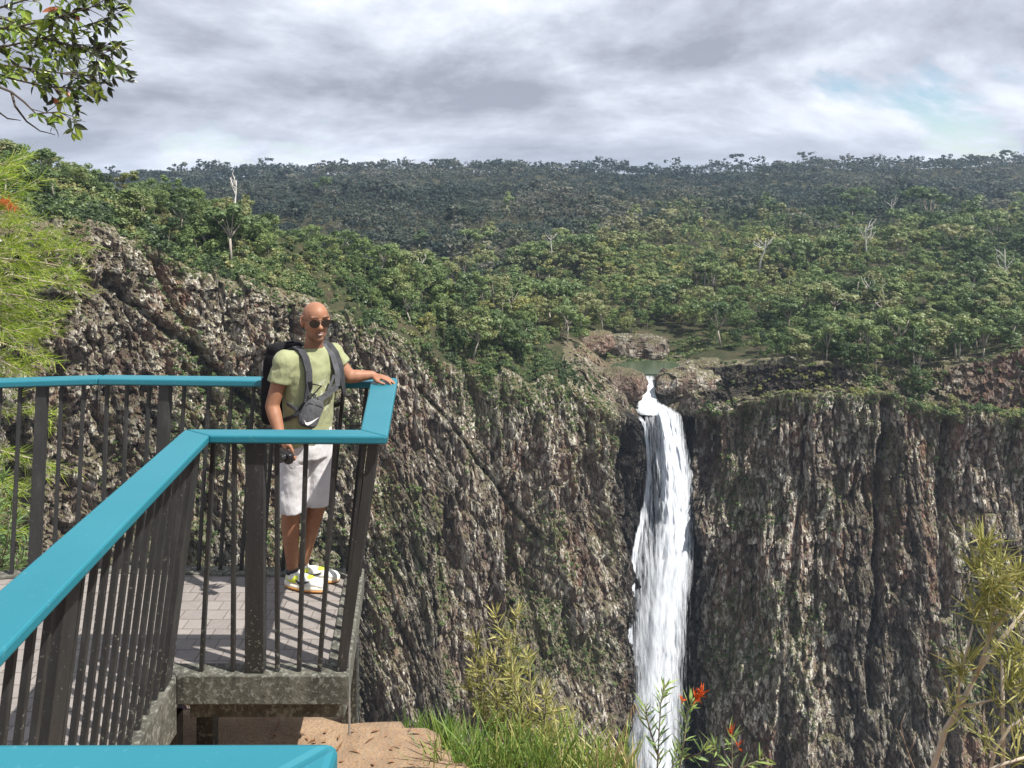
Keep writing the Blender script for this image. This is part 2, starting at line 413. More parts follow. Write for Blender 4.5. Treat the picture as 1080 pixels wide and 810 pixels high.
def build_terrain():
    pxs = np.concatenate([np.arange(-420, -40, 12), np.arange(-40, 588, 4), np.arange(588, 1112, 1.1), np.arange(1112, 1501, 12)]).astype(float)
    fr = np.concatenate([np.linspace(0, 2.2, 111)[:-1], np.linspace(2.2, 8, 60)])
    rows = []; pale = []; rust = []; wet_dark = []; moss = []; mat = []
    for v in fr:
        k = min(int(v), 7); t = v-k
        Y = col_interp(Yk[k], pxs)*(1-t)+col_interp(Yk[k+1], pxs)*t
        z = ground(pxs, Y); X = (pxs-CX)/F*Y
        reg = np.clip((pxs-592)/22, 0, 1)*np.clip((2.2-v)/.25, 0, 1)
        cv, ce = cells(X/3.6+.3*z/4, z/5.5+Y/5, 33); cw, cf = cells(X/1.5, z/2.4+Y/1.9, 34)
        bf = fbm(X/7, Y/7, z/7, 4, 9)-.5
        if v > 0:
            quiet = np.where(np.abs(pxs-690) < 34, .3, 1.0)
            if v < 2.2: z = z+min(v*4, 1)*quiet*(1.6*bf*2+reg*(1.7*(cv-.5)+.9*(cw-.5)))
            Y = Y-min(v*4, 1)*reg*quiet*(2.4*(cv-.5)+1.2*(cw-.5)+2*bf)
            X = (pxs-CX)/F*Y
        rows.append(np.stack([X, Y, z], 1))
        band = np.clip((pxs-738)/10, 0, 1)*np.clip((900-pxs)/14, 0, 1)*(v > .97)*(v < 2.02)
        bluff = np.clip((pxs-1012)/12, 0, 1)*(v > .98)*(v < 2.02)
        slab = np.exp(-((pxs-622)/20)**2)*(v > 1.6)
        n_ = fbm(X/14, Y/14, z/14, 3, 44)
        pale.append(np.clip(np.clip((cw-.35)*2.5, 0, 1)*(.35+cv)*np.clip((n_-.3)*4, .1, 1)*(1-.8*band)*(1-.6*bluff)*(1-.5*slab), 0, 1))
        rust.append(np.clip(.9*bluff*np.clip(cv+.3, 0, 1)+.9*slab, 0, 1)); wet_dark.append(np.clip(.86*band*np.clip(.6+cv, 0, 1)+.3*bluff*(cw > .5)+.5*np.exp(-((pxs-690)/26.0)**4)*(v < 1), 0, 1))  # this mask also darkens the overhanging rock band and parts of the bluff
        moss.append(np.clip((n_-.42)*5, 0, 1)*.75*(1-band)*(1-bluff)*(1-slab))
        mat.append((reg > .05)&(v < 2.15+.4*(n_-.5)))
    V = np.concatenate(rows); nc = len(pxs); nr = len(fr)
    i = (np.arange(nr-1)[:, None]*nc+np.arange(nc-1)[None, :]).ravel()
    A = {k_: ('POINT', np.concatenate(a)) for k_, a in (('pale', pale), ('rust', rust), ('wet_dark', wet_dark), ('moss', moss))}
    me = np_mesh('plateau', V, np.stack([i, i+1, i+nc+1, i+nc], 1), False, A)
    m, nt, b, out = new_mat('forest_floor'); n = NT(nt); c = n.coord()
    f = n.noise(c, 0.09, 8, 0.65); g = n.noise(c, 0.6, 6, 0.7)
    base = n.ramp(f, [(0.3, (0.022, 0.032, 0.014)), (0.5, (0.038, 0.042, 0.020)), (0.62, (0.070, 0.056, 0.036)), (0.75, (0.040, 0.048, 0.022))])
    n.set(b.inputs['Base Color'], n.mix(n.ramp(g, [(0.5, 0.0), (0.75, 0.6)]), base, (0.10, 0.085, 0.065)))
    b.inputs['Roughness'].default_value = 1.0; b.inputs['Specular IOR Level'].default_value = 0.1
    nt.links.new(n.bump(g, 0.6, 1.0), b.inputs['Normal'])
    me.materials.append(m); me.materials.append(ROCK)
    me.polygons.foreach_set('material_index', np.concatenate(mat)[i].astype('i'))
    o = link_mesh('terrain', me); tag(o, 'forested plateau and broken rock shelves around the head of the gorge', None, None, 'structure')
build_terrain()

def build_cliff():
    # rim as a curve in plan, resampled by distance
    pf = np.concatenate([np.arange(-420, -190, 6), np.arange(-190, 1110, 0.75), np.arange(1110, 1501, 6)]).astype(float)
    Y = col_interp(Yk[0], pf); Z = ground(pf, Y); X = (pf-CX)/F*Y
    s = np.concatenate([[0], np.cumsum(np.hypot(np.diff(X), np.diff(Y)))])
    step = np.where((pf > -190) & (pf < 1110), 0.52, 3.0)
    cum = np.concatenate([[0], np.cumsum(np.diff(s)/step[:-1])])
    k = int(cum[-1]); sv = np.interp(np.arange(k), cum, s)
    X, Y, Z, pf = [np.interp(sv, s, a) for a in (X, Y, Z, pf)]
    # outward direction from a widely smoothed tangent
    kk = 61
    ker = np.ones(kk)/kk
    sm = lambda a: np.convolve(np.pad(a, kk//2, mode='edge'), ker, 'valid')
    tx = np.gradient(sm(X), sv); ty = np.gradient(sm(Y), sv); L = np.hypot(tx, ty); tx /= L; ty /= L
    nx, ny = ty, -tx                                   # towards the gorge
    tv = np.concatenate([np.arange(0, 14, 0.45), np.arange(14, 255, 0.66), np.arange(255, 330, 6)])
    S, T = np.meshgrid(sv, tv); PX = np.broadcast_to(pf, S.shape)
    notch = np.exp(-((PX-693)/34.0)**4)
    # shape
    Tn = T*(1+1.0*np.clip((440-pf)/90, 0, 1))[None, :]
    d = 17*(fbm(S/75, T/190, oct=3, seed=11)-0.5)*2
    d += 10.0*(0.5-np.abs(fbm(S/21, T/75+S/160, oct=3, seed=21)-0.5)*3)
    warp = (fbm(S/9, T/26, oct=2, seed=41)-0.5)*7
    c1, e1 = cells((S+warp)/7.0, (Tn+S*0.25)/19.0, 5)
    c2, e2 = cells((S+warp*.5)/3.2, (Tn+S*0.12)/7.0, 6)
    c3, e3 = cells((S+warp*.25)/1.7, (Tn+S*.3)/4.2, 8); c4, e4 = cells((S+warp*.3)/1.1, (Tn+S*.2)/2.6, 9)
    c0, e0 = cells((S+warp*1.2)/4.6, (Tn+S*.5)/62.0, 4)
    d += 2.6*(c0-.5)-1.1*np.exp(-e0/0.06)+3.4*(c1-0.5)+2.4*(c2-0.5)+1.5*(c3-0.5)+0.6*(c4-0.5)
    d -= 0.8*np.exp(-e1/0.05)+0.9*np.exp(-e2/0.09)+0.5*np.exp(-e3/0.10)
    d += 1.6*(fbm(S/3.2, T/6, oct=4, seed=51)-0.5)
    led = (T+60*fbm(S/45, T/60, oct=3, seed=61))/31.0
    d += 2.2*(np.abs((led-np.floor(led))-0.5)*2-.5)*np.clip(fbm(S/40, T/40, oct=2, seed=62)*2-0.3, 0, 1)
    # the diagonal joints that cross the left wall
    zz = Z[None, :]-T; PYs = HY-zz*F/Y[None, :]
    def joint(x0, y0, x1, y1, depth, w):
        ux, uy = x1-x0, y1-y0; l = math.hypot(ux, uy); ux /= l; uy /= l
        a = (PX-x0)*ux+(PYs-y0)*uy; q = (PX-x0)*uy-(PYs-y0)*ux+6*(fbm(S/14, T/14, oct=2, seed=71)-0.5)
        return -depth*np.exp(-(q/w)**2)*((a > 0) & (a < l))
    d += joint(436, 405, 560, 560, 4.5, 2.2)+joint(95, 290, 270, 430, 5.0, 4)+joint(650, 470, 560, 700, 5, 5)+joint(938, 415, 905, 720, 8, 4)+joint(1003, 430, 985, 640, 9, 6)+joint(852, 420, 838, 600, 5, 3)+joint(300, 320, 330, 560, 6, 4)+joint(560, 430, 520, 640, 5, 4)+joint(730, 640, 800, 760, 4, 3)+joint(150, 260, 215, 420, 5, 4)
    d = d*(1+.45*np.clip((460-pf)/120, 0, 1))[None, :]
    d = d*(1-0.80*notch)
    grow = np.clip(T/7.0, 0, 1)
    slope = np.interp(pf, [-420, 0, 300, 480, 600, 650, 740, 770, 850, 1100, 1500], [.20, .15, .15, .14, .10, .015, .0, .03, .085, .10, .12])[None, :]
    rimround = 3.0*(np.clip(T/9.0, 0, 1)**0.6)*(1-notch)
    off = slope*T+rimround+grow*d
    # the waterfall's dark recess: right wall steps forward of it, left wall too
    VX = X[None, :]+nx[None, :]*off; VY = Y[None, :]+ny[None, :]*off
    VZ = Z[None, :]-T+(1-grow)*0.0+0.5*grow*(fbm(S/4, T/4, oct=2, seed=81)-0.5)*2
    nc = len(sv); nr = len(tv)
    V = np.stack([VX.ravel(), VY.ravel(), VZ.ravel()], 1)
    i = (np.arange(nr-1)[:, None]*nc+np.arange(nc-1)[None, :]).ravel()
    Q = np.stack([i, i+nc, i+nc+1, i+1], 1)
    # what grows on and stains the rock
    zone = np.clip((fbm(S/38+2, T/70, oct=3, seed=91)-0.36)*4.2, 0, 1)
    upper = np.clip(1.3-T/210.0, 0.35, 1)
    fine = np.clip((c3-0.42)*4, 0, 1)*0.75+np.clip((c4-0.55)*4, 0, 1)*0.55
    pale = fine*(0.35+0.9*np.clip((c2-.25)*2, 0, 1))
    pale = np.clip(pale*(0.42+zone)*1.75*upper*np.clip(0.75+(c3-.5)*.6+0.035*d, 0.2, 1.3), 0, 1.2)
    rust = np.clip((fbm(S/17, T/60, oct=3, seed=101)-0.50)*7, 0, 1)*np.clip(c1*1.5, 0, 1)
    for (x, y, rx, ry, a) in ((420, 430, 26, 45, .9), (395, 470, 14, 90, .8), (262, 345, 18, 50, .7), (840, 560, 26, 60, .55), (1060, 420, 40, 30, .7), (790, 610, 50, 60, .4), (500, 600, 8, 40, .7)):
        rust = np.maximum(rust, a*np.clip(1.3-((PX-x)/rx)**2-((PYs-y)/ry)**2, 0, 1)*np.clip(c1+.35, 0, 1))
    wet_dark = np.clip(1.25-np.abs((PX-(694-(PYs-430)*0.02))/(46+0.05*(PYs-430))), 0, 1)
    wet_dark = np.clip((wet_dark*2.2)*np.clip(0.55+fbm(S/5, T/40, oct=3, seed=111), 0.6, 1.3), 0, 1)*np.clip(T/4, 0.2, 1)
    wet_dark = np.clip(np.maximum(wet_dark, 0.55*np.clip((fbm(S/12, T/150, oct=2, seed=112)-.55)*6, 0, 1)*np.clip(T/60, 0, 1)), 0, 1)
    moss = np.clip((fbm(S/22, T/26, oct=5, seed=121)-0.46)*5, 0, 1)*0.8*np.interp(pf, [0, 350, 620, 740, 1100], [.8, 1, 1, .7, .6])[None, :]
    moss = np.maximum(moss, np.clip(1-T/np.interp(pf, [0, 200, 400, 480, 620, 660, 740, 900, 1100], [8, 8, 14, 30, 26, 6, 5, 9, 10])[None, :]+0.6*(fbm(S/8, T/8, oct=3, seed=122)-.5), 0, 1))
    moss *= (1-np.clip(wet_dark*1.4, 0, 1))
    me = np_mesh('cliff', V, Q, False, {'pale': ('POINT', pale), 'rust': ('POINT', rust), 'wet_dark': ('POINT', wet_dark), 'moss': ('POINT', moss)})
    o = link_mesh('cliff', me, ROCK); tag(o, 'dark columnar rock walls of the gorge with pale lichen streaks', None, None, 'structure')
    return dict(X=VX, Y=VY, Z=VZ, moss=moss, wet_dark=wet_dark, PX=PX, PY=PYs, T=T, d=d, nx=nx, ny=ny)
CL = build_cliff()

def build_floor():
    m = simple('talus', (0.07, 0.075, 0.05), (0.12, 0.10, 0.085), 0.05, 0.95, 0.6, 0.4)
    mb = MB(); n = 40
    g = np.linspace(-2600, 2600, n); h = np.linspace(-2600, 2900, n)
    xs, ys = np.meshgrid(g, h); zs = -402+10*(fbm(xs/300, ys/300, oct=3, seed=5)-.5)
    i = (np.arange(n-1)[:, None]*n+np.arange(n-1)[None, :]).ravel()
    o = link_mesh('gorge_floor', np_mesh('gorge_floor', np.stack([xs.ravel(), ys.ravel(), zs.ravel()], 1), np.stack([i, i+1, i+n+1, i+n], 1), True), m)
    tag(o, 'scree covered floor of the gorge', None, None, 'structure')
build_floor()

# --- boulders and outcrops round the head of the fall
def rock_thing(name, label, px, py, Y, rx, ry, rdepth, seed, pale=0.5, rust=0.0, wet_dark=0.0, moss=0.0, sub=5, blocky=1.0, rot=0.0):
    c = P(px, py, Y); a = rx/F*Y; h = ry/F*Y
    bm = bmesh.new(); bmesh.ops.create_icosphere(bm, subdivisions=sub, radius=1.0)
    co = np.array([v.co[:] for v in bm.verts]); fs = np.array([[v.index for v in f.verts] for f in bm.faces]); bm.free()
    # squared off
    q = np.sign(co)*np.abs(co)**0.75
    p = q*np.array([a, rdepth, h])
    cr, sr = math.cos(rot), math.sin(rot)
    n1 = fbm(p[:, 0]/(a*.55)+seed, p[:, 1]/(a*.55), p[:, 2]/(a*.8), 4, seed)
    cv, ce = cells(p[:, 0]/(a*.22)+p[:, 1]/(a*.3)+seed, p[:, 2]/(h*.55)+p[:, 1]/(a*.4), seed)
    p = p*(1+0.7*(n1-.5)+0.16*blocky*(cv-.5))[:, None]
    p = np.stack([p[:, 0]*cr-p[:, 2]*sr, p[:, 1], p[:, 0]*sr+p[:, 2]*cr], 1)
    n = len(p); o1 = np.ones(n)
    me = np_mesh(name, p, fs, False, {'pale': ('POINT', pale*np.clip(cv*1.4, 0, 1)), 'rust': ('POINT', rust*np.clip(n1*1.8, 0, 1)), 'wet_dark': ('POINT', wet_dark*o1), 'moss': ('POINT', moss*o1)})
    o = link_mesh(name, me, ROCK); o.location = c
    return tag(o, label, 'rock')
rock_thing('boulder', 'rounded brown boulder left of the small upper cascade', 655, 406, 452, 26, 17, 9, 3, .15, .35, .1, 0, blocky=.4)
rock_thing('rock_outcrop', 'broad tan sloping rock right of the small upper cascade', 728, 405, 458, 38, 17, 9, 5, .75, .35, 0, .1, rot=-.06)
rock_thing('rock_slab', 'bare pinkish rock slab sloping down to the pool', 622, 364, 498, 27, 12, 10, 12, .25, .95, 0, .0, blocky=.3, rot=.25)
rock_thing('rock_outcrop', 'jointed dark rock wall behind the green pool', 672, 367, 514, 34, 14, 9, 15, .8, .1, .2, .1)
rock_thing('rock_outcrop', 'low broken rocks under the forest right of the green pool', 742, 379, 505, 40, 6, 5, 17, .8, .1, .2, .1, sub=6, blocky=2.0)
rock_thing('rock_outcrop', 'grey rock knob at the left brink of the waterfall', 646, 432, 441, 16, 16, 7, 27, .6, .15, .3, .2)

# --- water
def water_mat():
    m, nt, b, out = new_mat('pool_water'); n = NT(nt); c = n.coord()
    b.inputs['Base Color'].default_value = (0.045, 0.065, 0.035, 1); b.inputs['Roughness'].default_value = 0.22
    nt.links.new(n.bump(n.noise(c, 1.2, 4, 0.6), 0.25, 0.3), b.inputs['Normal'])
    return m
mb = MB()
pool_z = -102.2
pts = [(640, 462), (662, 463), (676, 463.5), (690, 463.5), (712, 465), (722, 480), (712, 497), (690, 503), (665, 503), (645, 490)]
loop = [Vector(((x-CX)/F*y, y, pool_z)) for x, y in pts]
mb.hexa([v-Vector((0, 0, 4)) for v in loop], loop)
tag(mb.build('pool_water', water_mat(), fix=True), 'still green pool above the waterfall', None, None, 'structure')

def fall_mat(name, lo, hi, seed, soft=1.0):
    m, nt, b, out = new_mat(name); n = NT(nt)
    uv = nt.nodes.new('ShaderNodeUVMap'); mp = nt.nodes.new('ShaderNodeMapping'); nt.links.new(uv.outputs[0], mp.inputs[0])
    mp.inputs['Location'].default_value = (seed, seed*2, 0)
    mp.inputs['Scale'].default_value = (1.3, 0.085, 1)
    n1 = n.noise(mp.outputs[0], 0.55, 6, 0.62, 0.5); 
    mp2 = nt.nodes.new('ShaderNodeMapping'); nt.links.new(uv.outputs[0], mp2.inputs[0]); mp2.inputs['Scale'].default_value = (1.8, 0.16, 1)
    n2 = n.noise(mp2.outputs[0], 0.9, 6, 0.65, 0.3)
    mm = n.math('ADD', n.math('MULTIPLY', n1, 0.6), n.math('MULTIPLY', n2, 0.4))
    dens = n.attr('edge')
    a = n.math('ADD', mm, n.math('SUBTRACT', dens, 0.5))
    al = n.ramp(a, [(lo, 0.0), (hi, 1.0)])
    n.set(b.inputs['Base Color'], n.ramp(n2, [(0.32, (0.38, 0.41, 0.46)), (0.5, (0.52, 0.55, 0.59)), (0.64, (0.68, 0.70, 0.72))]))
    b.inputs['Roughness'].default_value = 0.6; b.inputs['Specular IOR Level'].default_value = 0.2
    n.set(b.inputs['Alpha'], al)
    # a body of drops scatters light all round: lean the shading normal up and outward
    bp_ = n.bump(mm, 0.8, 1.5); va = nt.nodes.new('ShaderNodeVectorMath'); va.operation = 'ADD'; nt.links.new(bp_, va.inputs[0]); va.inputs[1].default_value = (0.30, -0.25, 0.50)
    vn = nt.nodes.new('ShaderNodeVectorMath'); vn.operation = 'NORMALIZE'; nt.links.new(va.outputs[0], vn.inputs[0]); nt.links.new(vn.outputs[0], b.inputs['Normal'])
    return m
def ribbon(name, rows, parent, mat, bulge=1.5, seed=1, edgew=0.22, dens=0.0, fade=None):
    """falling water: rows of (py, left px, right px, depth); convex sheet, thinner at its edges"""
    rows = np.array(rows, float)
    py = np.arange(rows[0, 0], rows[-1, 0]+.5, 1.6); 
    l, r, Y = [np.interp(py, rows[:, 0], rows[:, i]) for i in (1, 2, 3)]
    nu = 60; u = np.linspace(0, 1, nu)
    PXm = l[:, None]+(r-l)[:, None]*u[None, :]; PYm = np.broadcast_to(py[:, None], PXm.shape)
    PXm = PXm+1.3*(fbm(PYm/26, PXm*0+seed, oct=3, seed=seed)-.5)*2*np.clip((py-rows[0, 0])/30, 0, 1)[:, None]
    U = u[None, :]
    Ym = Y[:, None]-bulge*(1-(2*U-1)**2)-bulge*.9*(fbm(U*7+seed, PYm/44, oct=4, seed=seed+4)-.5)
    X = (PXm-CX)/F*Y[:, None]; Z = (HY-PYm)/F*Y[:, None]
    nr, nc = X.shape
    V = np.stack([X.ravel(), Ym.ravel(), Z.ravel()], 1)
    i = (np.arange(nr-1)[:, None]*nc+np.arange(nc-1)[None, :]).ravel()
    e = np.clip(np.minimum(U, 1-U)/edgew, 0, 1)*np.ones_like(X)
    e = 0.30+0.38*e+dens
    e = e-.3*np.clip(1-(PYm-py[0])/(70 if edgew > .42 else 6), 0, 1)
    if fade: e = e-np.clip((PYm-fade[0])/(fade[1]-fade[0]), 0, 1)*fade[2]
    uv = np.stack([X.ravel(), Z.ravel()], 1)
    me = np_mesh(name, V, np.stack([i, i+nc, i+nc+1, i+1], 1), True, {'edge': ('POINT', e)}, uv)
    o = link_mesh(name, me, mat, parent)
    return o
wf = empty('waterfall', P(692, 432, 446)); tag(wf, 'tall white waterfall plunging down the dark rock notch', 'waterfall')
WM = fall_mat('white_water', 0.36, 0.68, 1.0); WT = fall_mat('thin_water', 0.48, 0.74, 4.0)
ribbon('upper_cascade', [(396, 677, 691, 463.5), (401, 676, 691, 462), (412, 674, 691, 457), (424, 672, 694, 451), (432, 668, 712, 447), (438, 676, 716, 444)], wf, WM, .8, 3, .25, .10)
ribbon('main_drop', [(430, 685, 714, 445), (440, 687, 719, 443), (460, 690, 724, 441), (500, 691, 732, 437), (550, 690, 732.5, 434), (600, 682, 731, 431), (650, 676, 725, 428), (700, 671, 721, 426), (760, 667, 719, 424), (840, 664, 719, 422), (960, 660, 722, 420)], wf, WM, 4.0, 7, .36, .07)
WS = fall_mat('spray', 0.34, 1.0, 9.0)
ribbon('main_drop_veil', [(520, 684, 734, 434), (600, 668, 736, 427), (700, 654, 728, 421), (800, 648, 726, 417), (960, 640, 734, 413)], wf, WS, 3.0, 17, .5, -.02)
ribbon('side_strand', [(434, 676, 688, 445), (450, 680, 694, 443), (480, 681, 698, 441.5), (520, 675, 699, 440.5), (550, 669, 699, 437), (580, 664, 698, 432), (620, 660, 694, 428), (660, 656, 690, 425), (760, 656, 686, 421), (960, 656, 690, 418)], wf, WT, 1.0, 23, .22, -.11)
ribbon('side_strand', [(436, 664, 675, 447), (442, 672, 681, 445), (452, 678, 684, 444), (500, 682, 688, 442), (540, 675, 683, 439), (580, 666, 674, 431), (640, 661, 669, 425), (760, 657, 668, 420)], wf, WT, .4, 29, .3, .06)
# ------------------------------------------------------------------ forest
def crown_quads(centres, radii, nq, size, r, flat=0.75):
    """leaf faces spread through clumps; returns verts (n*4,3) and per-face tint"""
    k = len(centres); centres = np.array(centres, float); radii = np.array(radii, float)
    w = radii**2; w /= w.sum()
    idx = r.choice(k, nq, p=w)
    dirs = r.normal(size=(nq, 3)); dirs /= np.linalg.norm(dirs, axis=1)[:, None]
    rad = radii[idx]*(r.random(nq)**0.22)
    c = centres[idx]+dirs*rad[:, None]*np.array([1, 1, flat])
    n = dirs*0.85+r.normal(size=(nq, 3))*0.30+np.array([0, 0, .35]); n /= np.linalg.norm(n, axis=1)[:, None]
    t = np.cross(n, r.normal(size=(nq, 3))); t /= np.linalg.norm(t, axis=1)[:, None]; b = np.cross(n, t)
    s = size*(0.6+0.8*r.random(nq))[:, None]
    q = np.stack([c-t*s*.5-b*s*.32, c+t*s*.5-b*s*.32, c+t*s*.4+b*s*.36, c-t*s*.4+b*s*.36], 1)
    clump = r.random(k)
    tint = np.clip(0.5+0.7*(clump[idx]-.5)+0.25*(r.random(nq)-.5), 0, 1)
    return q.reshape(-1, 3), tint
def limb(p0, p1, r0, r1, n, bend, r):
    p0 = np.array(p0, float); p1 = np.array(p1, float); mid = (p0+p1)/2+r.normal(size=3)*bend
    pts = []
    for i in range(5):
        t = i/4; pts.append((1-t)**2*p0+2*t*(1-t)*mid+t*t*p1)
    return pts, [r0+(r1-r0)*i/4 for i in range(5)], n
def tree_proto(kind, seed):
    """unit-height tree: clump centres, radii and limbs"""
    r = np.random.default_rng(seed)
    C = []; R = []; limbs = []
    lean = r.normal(size=2)*.05
    if kind == 'gum':                                   # open crown on a forking pale trunk
        fork = r.uniform(.32, .48); top = np.array([lean[0], lean[1], fork])
        limbs.append(([(0, 0, -.06), (lean[0]*.4, lean[1]*.4, fork*.5), tuple(top)], [.022, .017, .014], 6))
        nb = r.integers(5, 8)
        for i in range(nb):
            a = 2*math.pi*i/nb+r.uniform(-.5, .5); rad = r.uniform(.12, .30); h = r.uniform(.66, .95)
            if i == 0: rad = .05; h = .95
            e = np.array([lean[0]+rad*math.cos(a), lean[1]+rad*math.sin(a), h])
            limbs.append(limb(top, e, .011, .004, 5, .03, r))
            for j in range(r.integers(2, 4)):
                C.append(e+r.normal(size=3)*np.array([.075, .075, .05])); R.append(r.uniform(.065, .125))
    elif kind == 'bushy':                               # rounded leafy crown almost to the ground
        limbs.append(([(0, 0, -.06), (lean[0], lean[1], .4), (lean[0]*2, lean[1]*2, .75)], [.028, .02, .008], 6))
        for i in range(r.integers(15, 22)):
            a = r.uniform(0, 2*math.pi); h = r.uniform(.22, .92); wd = .34*math.sin(math.pi*min(1, (h+.12)/1.1))**.6
            rr = wd*math.sqrt(r.random())
            C.append((lean[0]+rr*math.cos(a), lean[1]+rr*math.sin(a), h)); R.append(r.uniform(.10, .165))
    elif kind == 'tall':                                # narrow crown high on a bare trunk
        limbs.append(([(0, 0, -.06), (lean[0]*.5, lean[1]*.5, .4), (lean[0]*1.4, lean[1]*1.4, .86)], [.019, .014, .006], 6))
        for i in range(r.integers(9, 14)):
            a = r.uniform(0, 2*math.pi); h = r.uniform(.48, .95); rr = .17*math.sqrt(r.random())
            e = np.array([lean[0]+rr*math.cos(a), lean[1]+rr*math.sin(a), h])
            C.append(e); R.append(r.uniform(.06, .11))
            if i < 4: limbs.append(limb((lean[0]*h*.8, lean[1]*h*.8, h-.16), e, .007, .003, 4, .02, r))
    elif kind == 'shrub':
        for i in range(r.integers(7, 12)):
            a = r.uniform(0, 2*math.pi); rr = .5*math.sqrt(r.random())
            C.append((rr*math.cos(a), rr*math.sin(a), r.uniform(.1, .75)*(1-rr*.6))); R.append(r.uniform(.18, .34))
    return C, R, limbs, r

BARK = simple('pale_bark', (0.36, 0.32, 0.27), (0.17, 0.145, 0.12), 0.9, 0.9)
DEADWOOD = simple('bleached_wood', (0.62, 0.60, 0.56), (0.42, 0.39, 0.36), 0.8, 0.9)
GREENS = [(0.0, (0.044, 0.072, 0.030)), (0.25, (0.085, 0.135, 0.046)), (0.45, (0.130, 0.190, 0.066)), (0.6, (0.165, 0.218, 0.074)), (0.75, (0.195, 0.222, 0.088)), (0.9, (0.220, 0.215, 0.100)), (1.0, (0.265, 0.275, 0.085))]
LEAF_ONE = leaf_mat('tree_leaves', GREENS, use_random=True, trans=.35)
FAR_SHADED = [(0.0, (0.022, 0.038, 0.036)), (0.35, (0.038, 0.060, 0.050)), (0.6, (0.064, 0.084, 0.062)), (0.8, (0.095, 0.105, 0.080)), (1.0, (0.150, 0.150, 0.120))]  # far crowns darker and bluer: cloud shadow put into the leaf colour
LEAF_MASS = leaf_mat('forest_leaves', GREENS, trans=.35)
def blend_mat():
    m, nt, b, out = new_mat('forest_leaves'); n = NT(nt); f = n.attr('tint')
    c_ = n.mix(n.attr('belt'), n.ramp(f, GREENS), n.ramp(f, FAR_SHADED))
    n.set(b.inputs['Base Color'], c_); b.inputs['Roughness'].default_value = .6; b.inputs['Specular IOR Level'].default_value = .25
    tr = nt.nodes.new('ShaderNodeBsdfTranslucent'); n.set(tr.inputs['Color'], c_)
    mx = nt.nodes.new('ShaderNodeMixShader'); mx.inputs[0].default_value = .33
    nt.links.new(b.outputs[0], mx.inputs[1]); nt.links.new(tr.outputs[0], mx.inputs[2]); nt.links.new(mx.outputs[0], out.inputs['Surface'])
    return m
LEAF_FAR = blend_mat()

# --- where trees stand
def sample_trees(n, y0, y1, r):
    u = r.random(n); Y = np.sqrt(y0*y0+u*(y1*y1-y0*y0)); px = r.uniform(-330, 1400, n)
    return px, Y
r0 = np.random.default_rng(42)
sets = []
def spacing_filter(X, Y, d):
    keep = []; grid = {}
    for i in range(len(X)):
        g = (int(X[i]//d[i]), int(Y[i]//d[i])); ok = True
        for a in (-1, 0, 1):
            for b in (-1, 0, 1):
                for j in grid.get((g[0]+a, g[1]+b), ()):
                    if (X[i]-X[j])**2+(Y[i]-Y[j])**2 < d[i]*d[i]: ok = False; break
                if not ok: break
            if not ok: break
        if ok: grid.setdefault(g, []).append(i); keep.append(i)
    return np.array(keep)
cand = []
for (n, y0, y1, d) in ((26000, 190, 800, 6.7), (30000, 800, 1500, 9.8), (30000, 1500, 2260, 11.5)):
    px, Y = sample_trees(n, y0, y1, r0); X = (px-CX)/F*Y
    k = spacing_filter(X, Y, np.full(n, d)); cand.append((px[k], Y[k]))
tpx = np.concatenate([c[0] for c in cand]); tY = np.concatenate([c[1] for c in cand])
y1c, y2c, y3c = [col_interp(Yk[k], tpx) for k in range(3)]
# forest edge: no trees on the rock shelf round the creek, few on the steep vegetated slopes
edge_l = y1c+(y2c-y1c)*0.22; edge_r = np.where((tpx > 880) & (tpx < 1005), y2c-3, np.where(tpx > 800, y3c+2, y3c+6))
edge = np.where(tpx < 560, edge_l, np.where(tpx > 620, edge_r, edge_l+(edge_r-edge_l)*(tpx-560)/60))
edge = np.where((tpx > 610) & (tpx < 790), np.maximum(edge, np.interp(tpx, [610, 720, 790], [535, 535, 480])), edge)
patch = fbm((tpx-CX)/F*tY/34, tY/34, oct=3, seed=201)
ok = (tY > edge) & ~((fbm((tpx-CX)/F*tY/26, tY/26, oct=3, seed=205) < .35) & (tY < 900) & (r0.random(len(tpx)) < .75)) & ~((tY < edge+26) & (patch < .47))
tpx, tY = tpx[ok], tY[ok]; tz = ground(tpx, tY); tX = (tpx-CX)/F*tY
n = len(tpx)
dry = fbm(tX/160, tY/160, oct=2, seed=202)
tH = np.where(tY < 700, r0.uniform(11, 20, n), r0.uniform(14, 24, n))
tH = np.where((tpx < 330) & (tY < 420), r0.uniform(8.5, 15.5, n), tH)
stand = fbm(tX/55, tY/55, oct=3, seed=204)
tH *= (0.62+0.9*np.clip((stand-.3)*2, 0, 1))*r0.uniform(.8, 1.2, n)
tH *= np.where(r0.random(n) < .09, 1.45, 1.0)
# drop what nothing in this neighbourhood of viewpoints could show
topang = (tz+tH)/tY
vis = np.ones(n, bool); order = np.argsort(tY); bins = ((tpx+330)/6).astype(int); hor = np.full(bins.max()+3, -9.0)
for i in order:
    b = bins[i]; m = min(hor[max(b-1, 0)], hor[b], hor[b+1])
    if topang[i] < m-0.004: vis[i] = False
    hor[b] = max(hor[b], topang[i]-0.6*tH[i]/tY[i])
tpx, tY, tz, tX, tH, dry, topang = [a[vis] for a in (tpx, tY, tz, tX, tH, dry, topang)]
n = len(tpx)
inframe = (tpx > -10) & (tpx < 1090)
size = tH/tY*np.where(inframe, 1, 0)
N_ONE = 286
one = np.zeros(n, bool); one[np.argsort(-size)[:N_ONE]] = True
kindr = r0.random(n)
sunny = np.exp(-((tY-600)/230)**2)
kindr = np.where((tY > 1500) & (r0.random(n) < .6), .2, kindr)
kindr = np.where(tH > 19, .6+.4*kindr, kindr)
kind = np.where(kindr < np.where(tY < 620, .58, .30), 1, np.where(kindr < .84, 0, 2))   # 1 bushy 0 gum 2 tall
